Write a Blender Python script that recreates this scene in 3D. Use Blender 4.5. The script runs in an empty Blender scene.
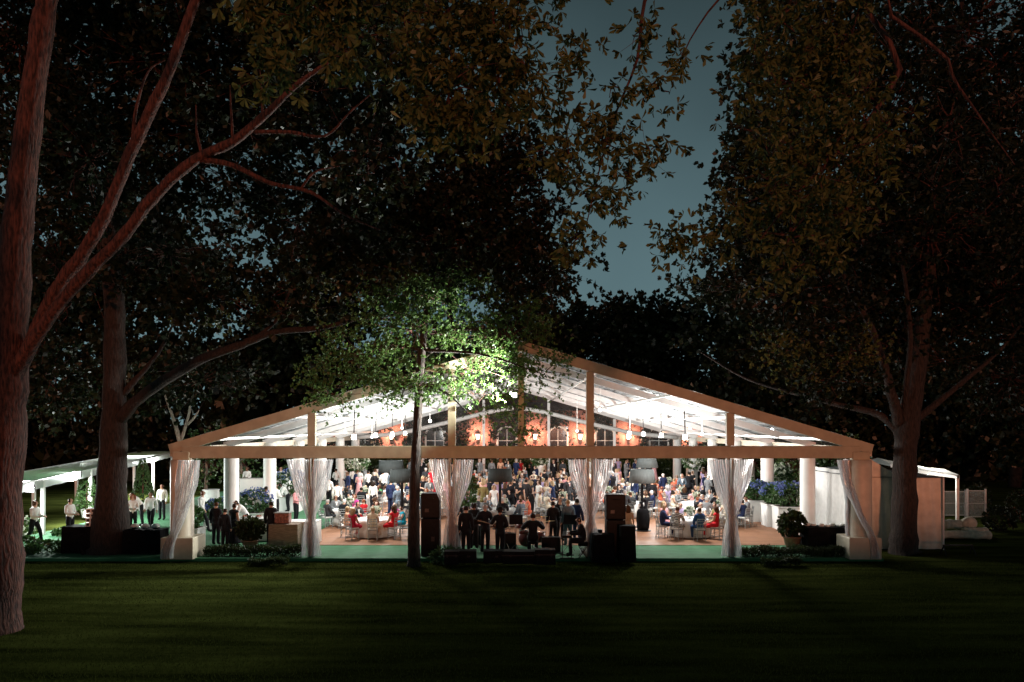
import bpy, bmesh, math, random
import numpy as np
from mathutils import Vector, Matrix

sc = bpy.context.scene
R = math.radians
# ---------------------------------------------------------------- camera, sky, sun, exposure
FPX, CAMZ, HOR = 796.0, 4.7, 425.0          # focal length in pixels, eye height, horizon row
cam_d = bpy.data.cameras.new('camera'); cam = bpy.data.objects.new('camera', cam_d)
sc.collection.objects.link(cam); sc.camera = cam
cam_d.sensor_width = 36.0; cam_d.lens = 36.0 * FPX / 1024.0
cam_d.shift_y = (HOR - 341.0) / 1024.0
cam_d.clip_end = 2000.0; cam_d.clip_start = 0.1
cam.location = (0, 0, CAMZ); cam.rotation_euler = (R(90), 0, 0)

SUN_EL, SUN_AZ, SHADE_HEDGE_H = 2.6, -5.0, 2.55
world = bpy.data.worlds.new('World'); sc.world = world; world.use_nodes = True
wt = world.node_tree; bg = wt.nodes['Background']
sky = wt.nodes.new('ShaderNodeTexSky'); sky.sky_type = 'NISHITA'; sky.sun_disc = False
sky.sun_elevation = R(SUN_EL); sky.sun_rotation = R(180 + SUN_AZ)
sky.air_density = 1.0; sky.dust_density = 0.3; sky.ozone_density = 3.0
tint = wt.nodes.new('ShaderNodeMix'); tint.data_type = 'RGBA'; tint.blend_type = 'MIX'
tint.inputs[0].default_value = 0.97
tint.inputs[7].default_value = (0.60, 1.0, 1.10, 1)
wt.links.new(sky.outputs[0], tint.inputs[6]); wt.links.new(tint.outputs[2], bg.inputs[0])
bg.inputs[1].default_value = 0.06
stc = wt.nodes.new('ShaderNodeTexCoord'); snz = wt.nodes.new('ShaderNodeTexNoise'); snz.inputs['Scale'].default_value = 3.5; snz.inputs['Detail'].default_value = 3
smr = wt.nodes.new('ShaderNodeMapRange'); smr.inputs['From Min'].default_value = .3; smr.inputs['From Max'].default_value = .7; smr.inputs['To Min'].default_value = .86; smr.inputs['To Max'].default_value = 1.14
ssc = wt.nodes.new('ShaderNodeVectorMath'); ssc.operation = 'SCALE'
wt.links.new(stc.outputs['Generated'], snz.inputs['Vector']); wt.links.new(snz.outputs[0], smr.inputs['Value'])
wt.links.new(tint.outputs[2], ssc.inputs[0]); wt.links.new(smr.outputs[0], ssc.inputs['Scale']); # city glow: the overcast is brighter low down than overhead
sxyz = wt.nodes.new('ShaderNodeSeparateXYZ'); sgr = wt.nodes.new('ShaderNodeMapRange')
sgr.inputs['From Min'].default_value = .05; sgr.inputs['From Max'].default_value = .58; sgr.inputs['To Min'].default_value = 3.6; sgr.inputs['To Max'].default_value = .28
wt.links.new(stc.outputs['Generated'], sxyz.inputs[0]); wt.links.new(sxyz.outputs['Z'], sgr.inputs['Value'])
ssg = wt.nodes.new('ShaderNodeVectorMath'); ssg.operation = 'SCALE'
wt.links.new(ssc.outputs[0], ssg.inputs[0]); wt.links.new(sgr.outputs[0], ssg.inputs['Scale']); wt.links.new(ssg.outputs[0], bg.inputs[0])

sun_d = bpy.data.lights.new('sun', 'SUN'); sun = bpy.data.objects.new('sun', sun_d)
sc.collection.objects.link(sun)
sun_d.energy = 1.05; sun_d.angle = R(4.0); sun_d.color = (1.0, 0.33, 0.17)
sun.rotation_euler = (R(90 - SUN_EL), 0, R(-SUN_AZ))
sun.location = (0, -30, 20)

sc.view_settings.view_transform = 'Standard'; sc.view_settings.look = 'None'
sc.view_settings.exposure = 0.0; sc.view_settings.gamma = 1.0; sc.view_settings.use_curve_mapping = False
sc.cycles.use_denoising = True
sc.cycles.max_bounces = 8; sc.cycles.diffuse_bounces = 2; sc.cycles.glossy_bounces = 2
sc.cycles.transparent_max_bounces = 24; sc.cycles.transmission_bounces = 4
sc.cycles.sample_clamp_indirect = 4.0
sc.cycles.caustics_reflective = False; sc.cycles.caustics_refractive = False

# ---------------------------------------------------------------- helpers
C = sc.collection
def W(px, py, d): return Vector(((px - 512.0) / FPX * d, d, CAMZ - (py - HOR) / FPX * d))
def D(fy): return FPX * CAMZ / (fy - HOR)          # distance of a floor point seen at row fy
def F(px, fy, z=0.0):
    d = D(fy); return Vector(((px - 512.0) / FPX * d, d, z))
def X(px, d): return (px - 512.0) / FPX * d

def tag(o, label=None, cat=None, group=None, kind=None):
    if label: o['label'] = label
    if cat: o['category'] = cat
    if group: o['group'] = group
    if kind: o['kind'] = kind
    return o
def empty(name, loc=(0, 0, 0), rz=0.0, label=None, cat=None, group=None):
    o = bpy.data.objects.new(name, None); C.objects.link(o)
    o.location = loc; o.rotation_euler = (0, 0, rz); o.empty_display_size = 0.2
    return tag(o, label, cat, group)

class MB:
    def __init__(s): s.v = []; s.f = []; s.m = []; s.mi = 0
    def add(s, verts, faces):
        b = len(s.v); s.v.extend([tuple(p) for p in verts])
        s.f.extend([tuple(i + b for i in f) for f in faces]); s.m.extend([s.mi] * len(faces)); return s
    def box(s, c, size, rz=0.0, bev=0.0, taper=1.0):
        x, y, z = size[0] / 2, size[1] / 2, size[2] / 2; cr, sr = math.cos(rz), math.sin(rz)
        if bev <= 0:
            P = [(-x, -y, -z), (x, -y, -z), (x, y, -z), (-x, y, -z), (-x*taper, -y*taper, z), (x*taper, -y*taper, z), (x*taper, y*taper, z), (-x*taper, y*taper, z)]
            Fc = [(0, 3, 2, 1), (4, 5, 6, 7), (0, 1, 5, 4), (1, 2, 6, 5), (2, 3, 7, 6), (3, 0, 4, 7)]
        else:
            bm = bmesh.new(); bmesh.ops.create_cube(bm, size=1.0)
            for vv in bm.verts: vv.co = Vector((vv.co.x * size[0], vv.co.y * size[1], vv.co.z * size[2]))
            bmesh.ops.bevel(bm, geom=bm.edges[:], offset=bev, segments=2, affect='EDGES', profile=0.5)
            bm.verts.index_update()
            P = [tuple(vv.co) for vv in bm.verts]; Fc = [tuple(q.index for q in ff.verts) for ff in bm.faces]; bm.free()
        return s.add([(c[0] + p[0]*cr - p[1]*sr, c[1] + p[0]*sr + p[1]*cr, c[2] + p[2]) for p in P], Fc)
    def beam(s, p0, p1, w, h, up=(0, 0, 1)):
        p0, p1 = Vector(p0), Vector(p1); t = (p1 - p0).normalized(); sd = t.cross(Vector(up))
        if sd.length < 1e-4: sd = t.cross(Vector((0, 1, 0)))
        sd.normalize(); u = sd.cross(t)
        P = [q + sd*a*w/2 + u*b*h/2 for q in (p0, p1) for a, b in ((-1, -1), (1, -1), (1, 1), (-1, 1))]
        return s.add(P, [(0, 1, 2, 3), (7, 6, 5, 4), (0, 4, 5, 1), (1, 5, 6, 2), (2, 6, 7, 3), (3, 7, 4, 0)])
    def tube(s, pts, rad, n=8, caps=True, ell=None):
        pts = [Vector(p) for p in pts]
        if not hasattr(rad, '__len__'): rad = [rad] * len(pts)
        P, Fc = [], []; ref = None
        for i, p in enumerate(pts):
            t = (pts[min(i+1, len(pts)-1)] - pts[max(i-1, 0)]).normalized()
            if ref is None: ref = Vector((1, 0, 0)) if abs(t.x) < .9 else Vector((0, 1, 0))
            a = (ref - t * ref.dot(t)).normalized(); ref = a; b = t.cross(a)
            rr = rad[i]; ra, rb = (rr if not hasattr(rr, '__len__') else rr[0]), (rr if not hasattr(rr, '__len__') else rr[1])
            for k in range(n):
                an = 2*math.pi*k/n; P.append(p + a*math.cos(an)*ra + b*math.sin(an)*rb)
        for i in range(len(pts)-1):
            for k in range(n):
                Fc.append((i*n+k, i*n+(k+1) % n, (i+1)*n+(k+1) % n, (i+1)*n+k))
        if caps:
            Fc.append(tuple(range(n-1, -1, -1))); Fc.append(tuple((len(pts)-1)*n + k for k in range(n)))
        return s.add(P, Fc)
    def lathe(s, prof, c=(0, 0, 0), n=16, wob=0.0, wn=9):
        P, Fc = [], []
        for i, (r, z) in enumerate(prof):
            for k in range(n):
                a = 2*math.pi*k/n
                w = wob[i] if hasattr(wob, '__len__') else wob
                q = r * (1 + w*math.cos(wn*a)); P.append((c[0]+q*math.cos(a), c[1]+q*math.sin(a), c[2]+z))
        for i in range(len(prof)-1):
            for k in range(n): Fc.append((i*n+k, i*n+(k+1) % n, (i+1)*n+(k+1) % n, (i+1)*n+k))
        if prof[0][0] > 1e-4: Fc.append(tuple(range(n-1, -1, -1)))
        if prof[-1][0] > 1e-4: Fc.append(tuple((len(prof)-1)*n + k for k in range(n)))
        return s.add(P, Fc)
    def ball(s, c, r, seg=10, rings=6):
        rr = r if hasattr(r, '__len__') else (r, r, r)
        P = [(c[0], c[1], c[2]-rr[2])]; Fc = []
        for i in range(1, rings):
            th = math.pi*i/rings
            for k in range(seg):
                a = 2*math.pi*k/seg
                P.append((c[0]+rr[0]*math.sin(th)*math.cos(a), c[1]+rr[1]*math.sin(th)*math.sin(a), c[2]-rr[2]*math.cos(th)))
        P.append((c[0], c[1], c[2]+rr[2])); L = len(P)-1
        for k in range(seg): Fc.append((0, 1+(k+1) % seg, 1+k)); Fc.append((L, L-seg+k, L-seg+(k+1) % seg))
        for i in range(rings-2):
            for k in range(seg):
                a = 1+i*seg; Fc.append((a+k, a+(k+1) % seg, a+seg+(k+1) % seg, a+seg+k))
        return s.add(P, Fc)
    def grid(s, fn, nu, nv):
        P = [fn(i/nu, j/nv) for j in range(nv+1) for i in range(nu+1)]
        return s.add(P, [(j*(nu+1)+i, j*(nu+1)+i+1, (j+1)*(nu+1)+i+1, (j+1)*(nu+1)+i) for j in range(nv) for i in range(nu)])
    def mesh(s, name, mats, smooth=False):
        me = bpy.data.meshes.new(name); me.from_pydata(s.v, [], s.f)
        for m in (mats if isinstance(mats, (list, tuple)) else [mats]): me.materials.append(m)
        me.polygons.foreach_set('material_index', s.m)
        if smooth: me.polygons.foreach_set('use_smooth', [True]*len(s.f))
        me.update(); return me
    def build(s, name, mats, parent=None, smooth=False, color=None):
        o = bpy.data.objects.new(name, s.mesh(name, mats, smooth)); C.objects.link(o)
        if parent is not None: o.parent = parent
        if color: o.color = (*color, 1)
        return o
def link(name, me, parent=None, color=None):
    o = bpy.data.objects.new(name, me); C.objects.link(o)
    if parent is not None: o.parent = parent
    if color is not None: o.color = (*color[:3], 1)
    return o
def copy_tree(o, parent=None):
    c = o.copy(); C.objects.link(c)
    if parent is not None: c.parent = parent
    for ch in list(o.children): copy_tree(ch, c)
    return c
def lamp(name, loc, power, color, parent=None, radius=0.1, kind='POINT', rot=None, size=None, spot=None):
    l = bpy.data.lights.new(name, kind); l.energy = power; l.color = color
    if kind in ('POINT', 'SPOT'): l.shadow_soft_size = radius
    if kind == 'SPOT': l.spot_size = spot; l.spot_blend = 0.6
    if kind == 'AREA': l.size = size or 0.5
    o = bpy.data.objects.new(name, l); C.objects.link(o); o.location = loc
    if rot: o.rotation_euler = rot
    if parent is not None: o.parent = parent
    return o

# ---------------------------------------------------------------- materials
def newmat(name):
    m = bpy.data.materials.new(name); m.use_nodes = True; nt = m.node_tree; nt.nodes.clear()
    return m, nt, nt.nodes.new('ShaderNodeOutputMaterial')
def N(nt, typ, **kw):
    n = nt.nodes.new(typ)
    for k, v in kw.items():
        if k.startswith('i_'): n.inputs[k[2:].replace('_', ' ')].default_value = v
        else: setattr(n, k, v)
    return n
def noise_ramp(nt, scale, c1, c2, detail=4, coord='Object', stretch=None, lo=.35, hi=.65):
    tc = N(nt, 'ShaderNodeTexCoord'); mp = N(nt, 'ShaderNodeMapping')
    if stretch: mp.inputs['Scale'].default_value = stretch
    nt.links.new(tc.outputs[coord], mp.inputs[0])
    nz = N(nt, 'ShaderNodeTexNoise'); nz.inputs['Scale'].default_value = scale; nz.inputs['Detail'].default_value = detail
    nt.links.new(mp.outputs[0], nz.inputs['Vector'])
    rp = N(nt, 'ShaderNodeValToRGB'); rp.color_ramp.elements[0].color = (*c1, 1); rp.color_ramp.elements[1].color = (*c2, 1)
    rp.color_ramp.elements[0].position = lo; rp.color_ramp.elements[1].position = hi
    nt.links.new(nz.outputs[0], rp.inputs[0]); return rp, nz
def mat(name, col, rough=0.6, var=0.15, scale=6.0, metallic=0.0, bump=0.0, stretch=None, emit=None, estr=0.0, coat=0.0, spec=0.5):
    m, nt, out = newmat(name); b = N(nt, 'ShaderNodeBsdfPrincipled')
    c1 = tuple(max(0, x*(1-var)) for x in col); c2 = tuple(min(1, x*(1+var)) for x in col)
    rp, nz = noise_ramp(nt, scale, c1, c2, stretch=stretch)
    nt.links.new(rp.outputs[0], b.inputs['Base Color'])
    b.inputs['Roughness'].default_value = rough; b.inputs['Metallic'].default_value = metallic
    b.inputs['Coat Weight'].default_value = coat; b.inputs['Specular IOR Level'].default_value = spec
    if bump:
        bp = N(nt, 'ShaderNodeBump'); bp.inputs['Strength'].default_value = bump; bp.inputs['Distance'].default_value = .07 if 'bark' in name else .03
        nt.links.new(nz.outputs[0], bp.inputs['Height']); nt.links.new(bp.outputs[0], b.inputs['Normal'])
    if emit: b.inputs['Emission Color'].default_value = (*emit, 1); b.inputs['Emission Strength'].default_value = estr
    nt.links.new(b.outputs[0], out.inputs[0]); return m
def cloth_mat(name, rough=0.8, stripes=False):
    m, nt, out = newmat(name); b = N(nt, 'ShaderNodeBsdfPrincipled'); oi = N(nt, 'ShaderNodeObjectInfo')
    tc = N(nt, 'ShaderNodeTexCoord'); nz = N(nt, 'ShaderNodeTexNoise'); nz.inputs['Scale'].default_value = 9
    nt.links.new(tc.outputs['Object'], nz.inputs['Vector'])
    mr = N(nt, 'ShaderNodeMapRange'); mr.inputs['To Min'].default_value = .75; mr.inputs['To Max'].default_value = 1.2
    nt.links.new(nz.outputs[0], mr.inputs['Value'])
    mx = N(nt, 'ShaderNodeVectorMath', operation='SCALE'); nt.links.new(oi.outputs['Color'], mx.inputs[0]); nt.links.new(mr.outputs[0], mx.inputs['Scale'])
    src = mx.outputs[0]
    if stripes:
        wv = N(nt, 'ShaderNodeTexWave'); wv.inputs['Scale'].default_value = 5; wv.inputs['Distortion'].default_value = 6; wv.bands_direction = 'Z'
        nt.links.new(tc.outputs['Object'], wv.inputs['Vector'])
        mm = N(nt, 'ShaderNodeMix', data_type='RGBA'); mm.inputs[7].default_value = (.75, .72, .68, 1)
        st = N(nt, 'ShaderNodeMath', operation='GREATER_THAN'); st.inputs[1].default_value = .62
        nt.links.new(wv.outputs[1], st.inputs[0]); nt.links.new(st.outputs[0], mm.inputs[0]); nt.links.new(src, mm.inputs[6]); src = mm.outputs[2]
    nt.links.new(src, b.inputs['Base Color']); b.inputs['Roughness'].default_value = rough; b.inputs['Specular IOR Level'].default_value = .12
    bp = N(nt, 'ShaderNodeBump'); bp.inputs['Strength'].default_value = .5; bp.inputs['Distance'].default_value = .03
    nt.links.new(nz.outputs[0], bp.inputs['Height']); nt.links.new(bp.outputs[0], b.inputs['Normal'])
    nt.links.new(b.outputs[0], out.inputs[0]); return m
def leaf_mat(name, c1, c2, trans=0.35, gloss=0.12):
    m, nt, out = newmat(name)
    ge = N(nt, 'ShaderNodeNewGeometry'); rp = N(nt, 'ShaderNodeValToRGB')
    rp.color_ramp.elements[0].color = (*c1, 1); rp.color_ramp.elements[1].color = (*c2, 1)
    nt.links.new(ge.outputs['Random Per Island'], rp.inputs[0])
    df = N(nt, 'ShaderNodeBsdfDiffuse'); tr = N(nt, 'ShaderNodeBsdfTranslucent'); gl = N(nt, 'ShaderNodeBsdfGlossy'); gl.inputs['Roughness'].default_value = .45
    gl.inputs['Color'].default_value = (.6, .6, .6, 1)
    nt.links.new(rp.outputs[0], df.inputs[0]); nt.links.new(rp.outputs[0], tr.inputs[0])
    m1 = N(nt, 'ShaderNodeMixShader'); m1.inputs[0].default_value = trans
    nt.links.new(df.outputs[0], m1.inputs[1]); nt.links.new(tr.outputs[0], m1.inputs[2])
    m2 = N(nt, 'ShaderNodeMixShader'); m2.inputs[0].default_value = gloss
    nt.links.new(m1.outputs[0], m2.inputs[1]); nt.links.new(gl.outputs[0], m2.inputs[2])
    nt.links.new(m2.outputs[0], out.inputs[0]); return m
def sheer_mat(name, col, transp, trans=.5, gloss=.15, scale=5.0, stretch=None, lo=.3, hi=.7, spread=.3, rough=.25):
    m, nt, out = newmat(name)
    df = N(nt, 'ShaderNodeBsdfDiffuse'); tr = N(nt, 'ShaderNodeBsdfTranslucent'); tp = N(nt, 'ShaderNodeBsdfTransparent'); gl = N(nt, 'ShaderNodeBsdfGlossy')
    df.inputs[0].default_value = (*col, 1); tr.inputs[0].default_value = (*col, 1); gl.inputs['Roughness'].default_value = rough; gl.inputs['Color'].default_value = (.9, .9, .9, 1)
    m1 = N(nt, 'ShaderNodeMixShader'); m1.inputs[0].default_value = trans
    nt.links.new(df.outputs[0], m1.inputs[1]); nt.links.new(tr.outputs[0], m1.inputs[2])
    m2 = N(nt, 'ShaderNodeMixShader'); m2.inputs[0].default_value = gloss
    nt.links.new(m1.outputs[0], m2.inputs[1]); nt.links.new(gl.outputs[0], m2.inputs[2])
    a, b = max(0, transp-spread), min(1, transp+spread)
    rp, nz = noise_ramp(nt, scale, (a,)*3, (b,)*3, stretch=stretch, lo=lo, hi=hi)
    m3 = N(nt, 'ShaderNodeMixShader'); nt.links.new(rp.outputs[0], m3.inputs[0])
    if gloss <= 0: m2 = m1
    nt.links.new(m2.outputs[0], m3.inputs[1]); nt.links.new(tp.outputs[0], m3.inputs[2])
    nt.links.new(m3.outputs[0], out.inputs[0]); return m
def emit_mat(name, col, s):
    m, nt, out = newmat(name); e = N(nt, 'ShaderNodeEmission'); e.inputs[0].default_value = (*col, 1); e.inputs[1].default_value = s
    nt.links.new(e.outputs[0], out.inputs[0]); return m

M = {}
M['vinyl'] = mat('white_tent_vinyl', (.54, .47, .36), .5, .08, 3)
M['vinyl_beam'] = mat('tan_beam_cover', (.38, .33, .22), .6, .1, 3, bump=.2)
M['alu'] = mat('pale_aluminium', (.72, .72, .71), .4, .05, 4)
M['white'] = mat('white_paint', (.78, .77, .74), .5, .04, 3)
M['cream'] = mat('cream_canvas', (.72, .66, .56), .7, .12, 2.5, bump=.4)
M['linen'] = mat('white_linen', (.75, .74, .72), .8, .06, 5, bump=.2)
M['blackcloth'] = mat('black_cloth', (.008, .008, .009), .9, .3, 6, bump=.3, spec=.05)
M['black'] = mat('black_plastic', (.006, .006, .007), .5, .3, 8, spec=.12)
M['grille'] = mat('speaker_grille', (.012, .012, .014), .6, .5, 90, spec=.1)
M['iron'] = mat('dark_steel', (.03, .03, .032), .4, .2, 8, metallic=.6)
M['chrome'] = mat('chrome', (.7, .7, .7), .22, .1, 8, metallic=1)
M['brass'] = mat('cymbal_bronze', (.75, .6, .35), .28, .1, 8, metallic=1)
M['silver'] = mat('silver_paint', (.33, .35, .35), .35, .1, 12, metallic=.3)
M['shade_dark'] = mat('dark_grey_lampshade', (.035, .042, .042), .85, .12, 30, stretch=(1, 1, .05), spec=.1)  # same grey shade as the next one, colour darkened as unlit
M['shade'] = mat('grey_lampshade', (.10, .115, .115), .8, .12, 30, stretch=(1, 1, .05))  # lit copy of that grey, the paler tone stands in for light
M['carpet'] = mat('green_carpet', (.045, .17, .075), .95, .14, 2.2)
M['skin'] = cloth_mat('skin', .55)
M['cloth'] = cloth_mat('garment')
M['zebra'] = cloth_mat('striped_garment', stripes=True)
M['eye'] = mat('eye', (.03, .02, .015), .3, .1)
M['lip'] = mat('lip', (.45, .14, .12), .5, .1)
M['hair'] = cloth_mat('hair', .45)
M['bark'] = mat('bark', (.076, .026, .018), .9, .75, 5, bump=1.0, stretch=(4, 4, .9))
M['bark_far'] = mat('black_bark', (.012, .010, .009), .9, .4, 5, spec=.05)  # near-black tone painted in so the far trunks stay unlit
M['bark_shaded'] = mat('dark_bark', (.026, .016, .012), .9, .6, 5, bump=1.0, stretch=(4, 4, .9))  # bark colour darkened for the trunks standing in shade
M['bark_pale'] = mat('pale_bark', (.26, .23, .19), .9, .35, 5, bump=.8, stretch=(3, 3, .6))
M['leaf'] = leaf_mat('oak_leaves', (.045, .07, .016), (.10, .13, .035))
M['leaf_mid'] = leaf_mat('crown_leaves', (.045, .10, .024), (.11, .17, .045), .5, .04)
M['leaf_dark'] = leaf_mat('dark_leaves', (.006, .010, .004), (.018, .025, .008), .2, .04)  # leaf colour taken near black to stand in for unlit foliage
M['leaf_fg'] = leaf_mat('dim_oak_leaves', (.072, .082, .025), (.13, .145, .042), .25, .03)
M['box_leaf'] = leaf_mat('box_leaves', (.025, .07, .015), (.07, .15, .035), .3)
M['hedge_leaf'] = leaf_mat('shaded_hedge_leaves', (.014, .026, .007), (.04, .06, .015), .25, .05)  # leaf colour darkened, as for plants standing against the light
M['hydrangea_blue'] = leaf_mat('blue_hydrangea_petals', (.09, .12, .34), (.21, .27, .55), .3, .03)
M['petal_white'] = leaf_mat('white_petals', (.55, .6, .45), (.8, .82, .75), .3, .03)
M['vinyl_clear'] = sheer_mat('clear_vinyl', (.85, .86, .86), .975, .5, .0, 2.0, spread=.02)
M['vinyl_roof'] = sheer_mat('clear_roof_vinyl', (.82, .87, .90), .46, .45, .06, 1.6, stretch=(3.0, .18, 3.0), spread=.28)
M['sheer'] = sheer_mat('clear_plastic_curtain', (.92, .95, .98), .34, .62, .35, 7, stretch=(4, 4, .35), spread=.32)
M['glass'] = sheer_mat('drinking_glass', (.8, .85, .85), .6, .4, .5, 6)
M['globe'] = emit_mat('lit_globe', (1, .97, .92), 9.0)
M['lantern'] = emit_mat('lit_lantern', (1, .72, .5), 14.0)
M['flood'] = emit_mat('lit_flood', (.96, 1, .97), 40.0)
M['sheetwhite'] = sheer_mat('white_canopy_fabric', (.88, .89, .89), .03, .65, .04, 3, spread=.03)

def grass_mat():
    m, nt, out = newmat('lawn'); b = N(nt, 'ShaderNodeBsdfPrincipled'); b.inputs['Roughness'].default_value = .95
    rp, nz = noise_ramp(nt, 1.1, (.016, .020, .005), (.058, .068, .016), detail=8, stretch=(.22, 1.5, 1))
    nt.links.new(rp.outputs[0], b.inputs['Base Color']); b.inputs['Specular IOR Level'].default_value = 0.0
    bp = N(nt, 'ShaderNodeBump'); bp.inputs['Strength'].default_value = .8
    n2 = N(nt, 'ShaderNodeTexNoise'); n2.inputs['Scale'].default_value = 40
    tc = N(nt, 'ShaderNodeTexCoord'); nt.links.new(tc.outputs['Object'], n2.inputs['Vector'])
    nt.links.new(n2.outputs[0], bp.inputs['Height']); nt.links.new(bp.outputs[0], b.inputs['Normal'])
    nt.links.new(b.outputs[0], out.inputs[0]); return m
M['lawn'] = grass_mat()
M['blade'] = leaf_mat('grass_blades', (.024, .031, .007), (.072, .086, .019), .3, .0)
def wood_mat():
    m, nt, out = newmat('dance_floor_wood'); b = N(nt, 'ShaderNodeBsdfPrincipled')
    tc = N(nt, 'ShaderNodeTexCoord'); br = N(nt, 'ShaderNodeTexBrick')
    br.inputs['Scale'].default_value = 1.0; br.inputs['Brick Width'].default_value = 1.2; br.inputs['Row Height'].default_value = .15; br.inputs['Mortar Size'].default_value = .004
    br.inputs['Color1'].default_value = (.32, .155, .085, 1); br.inputs['Color2'].default_value = (.24, .115, .062, 1); br.inputs['Mortar'].default_value = (.09, .045, .03, 1)
    nt.links.new(tc.outputs['Object'], br.inputs['Vector']); nt.links.new(br.outputs[0], b.inputs['Base Color'])
    b.inputs['Roughness'].default_value = .62; b.inputs['Specular IOR Level'].default_value = .2; nt.links.new(b.outputs[0], out.inputs[0]); return m
M['wood'] = wood_mat()
def brick_mat():
    m, nt, out = newmat('red_brick'); b = N(nt, 'ShaderNodeBsdfPrincipled')
    tc = N(nt, 'ShaderNodeTexCoord'); mp = N(nt, 'ShaderNodeMapping'); mp.inputs['Rotation'].default_value = (R(90), 0, 0)
    nt.links.new(tc.outputs['Object'], mp.inputs[0]); br = N(nt, 'ShaderNodeTexBrick')
    br.inputs['Scale'].default_value = 1.0; br.inputs['Brick Width'].default_value = .24; br.inputs['Row Height'].default_value = .08; br.inputs['Mortar Size'].default_value = .01
    br.inputs['Color1'].default_value = (.34, .10, .07, 1); br.inputs['Color2'].default_value = (.20, .06, .045, 1); br.inputs['Mortar'].default_value = (.35, .28, .24, 1)
    nt.links.new(mp.outputs[0], br.inputs['Vector']); nt.links.new(br.outputs[0], b.inputs['Base Color']); b.inputs['Roughness'].default_value = .9
    nt.links.new(b.outputs[0], out.inputs[0]); return m
M['brick'] = brick_mat()
M['slate'] = mat('slate_roof', (.03, .03, .035), .8, .3, 10)
M['darkglass'] = mat('dark_window_glass', (.012, .014, .016), .08, .2, 2)
M['plank'] = mat('weathered_board', (.22, .16, .11), .8, .3, 6, stretch=(1, 1, 8))
M['greyfence'] = mat('galvanised_mesh', (.30, .34, .33), .5, .15, 14, metallic=.4)
M['canvas_roll'] = mat('rolled_canvas', (.55, .50, .40), .85, .2, 6, bump=.6)
M['terracotta'] = mat('terracotta', (.28, .16, .10), .85, .2, 6)
M['galv'] = mat('galvanised_steel', (.55, .57, .57), .35, .1, 10, metallic=.8)
# ---------------------------------------------------------------- ground
g = MB(); g.grid(lambda u, v: (-260 + 520*u, -60 + 480*v, -0.14), 4, 4)
tag(g.build('ground', M['lawn']), kind='structure')

rng = np.random.default_rng(11)
def fast_mesh(name, V, Fq, mats):
    me = bpy.data.meshes.new(name); k = Fq.shape[1]
    me.vertices.add(len(V)); me.vertices.foreach_set('co', V.astype(np.float32).ravel())
    me.loops.add(Fq.size); me.loops.foreach_set('vertex_index', Fq.astype(np.int32).ravel())
    me.polygons.add(len(Fq)); me.polygons.foreach_set('loop_start', np.arange(0, Fq.size, k, dtype=np.int32))
    me.polygons.foreach_set('loop_total', np.full(len(Fq), k, dtype=np.int32))
    me.materials.append(mats); me.update(calc_edges=True); me.validate(); return me
def unit(a): return a / (np.linalg.norm(a, axis=1, keepdims=True) + 1e-9)
def leaf_arrays(P, A, L, Wd, droop=.12, tip=False):
    """pointed leaf, widest past the middle, slightly folded"""
    n = len(P); L = np.broadcast_to(np.asarray(L), (n,))[:, None]; Wd = np.broadcast_to(np.asarray(Wd), (n,))[:, None]
    rnd = unit(rng.normal(size=(n, 3))); S = unit(np.cross(A, rnd)); Nn = np.cross(S, A)
    if tip:
        V = np.stack([P, P + A*L*.42 + S*Wd*.62 + Nn*L*.05, P + A*L*.78 + S*Wd + Nn*L*.04, P + A*L - Nn*L*droop, P + A*L*.78 - S*Wd + Nn*L*.04, P + A*L*.42 - S*Wd*.62 + Nn*L*.05], axis=1).reshape(-1, 3)
        return V, np.arange(6*n).reshape(n, 6)
    V = np.stack([P, P + A*L*.62 + S*Wd + Nn*L*.08, P + A*L - Nn*L*droop, P + A*L*.62 - S*Wd + Nn*L*.08], axis=1).reshape(-1, 3)
    Fq = np.arange(4*n).reshape(n, 4); return V, Fq
def catmull(pts, n):
    P = [np.array(p, float) for p in pts]; P = [2*P[0]-P[1]] + P + [2*P[-1]-P[-2]]; out = []
    for i in range(1, len(P)-2):
        for k in range(n):
            t = k/n; a, b, c, d = P[i-1], P[i], P[i+1], P[i+2]
            out.append(.5*((2*b)+(c-a)*t+(2*a-5*b+4*c-d)*t*t+(3*b-a-3*c+d)*t**3))
    out.append(P[-2]); return out
def limb_into(mb, pts4, n=8, sub=4, jit=.04):
    """pts4: [(x,y,z,r)] knotty tapered limb"""
    Q = catmull(pts4, sub); rr = random.Random(len(pts4)*7 + int(abs(pts4[0][0])*31))
    pts = [(q[0]+rr.uniform(-1, 1)*jit*q[3]*4, q[1]+rr.uniform(-1, 1)*jit*q[3]*4, q[2]) for q in Q]
    mb.tube(pts, [max(.004, q[3]*rr.uniform(.93, 1.09)) for q in Q], n=n); return Q
def px4(lst, d0=None):
    """limb points from picture rows: (px, py, d, r)"""
    return [(*W(a, b, d), r) for a, b, d, r in lst]
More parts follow.
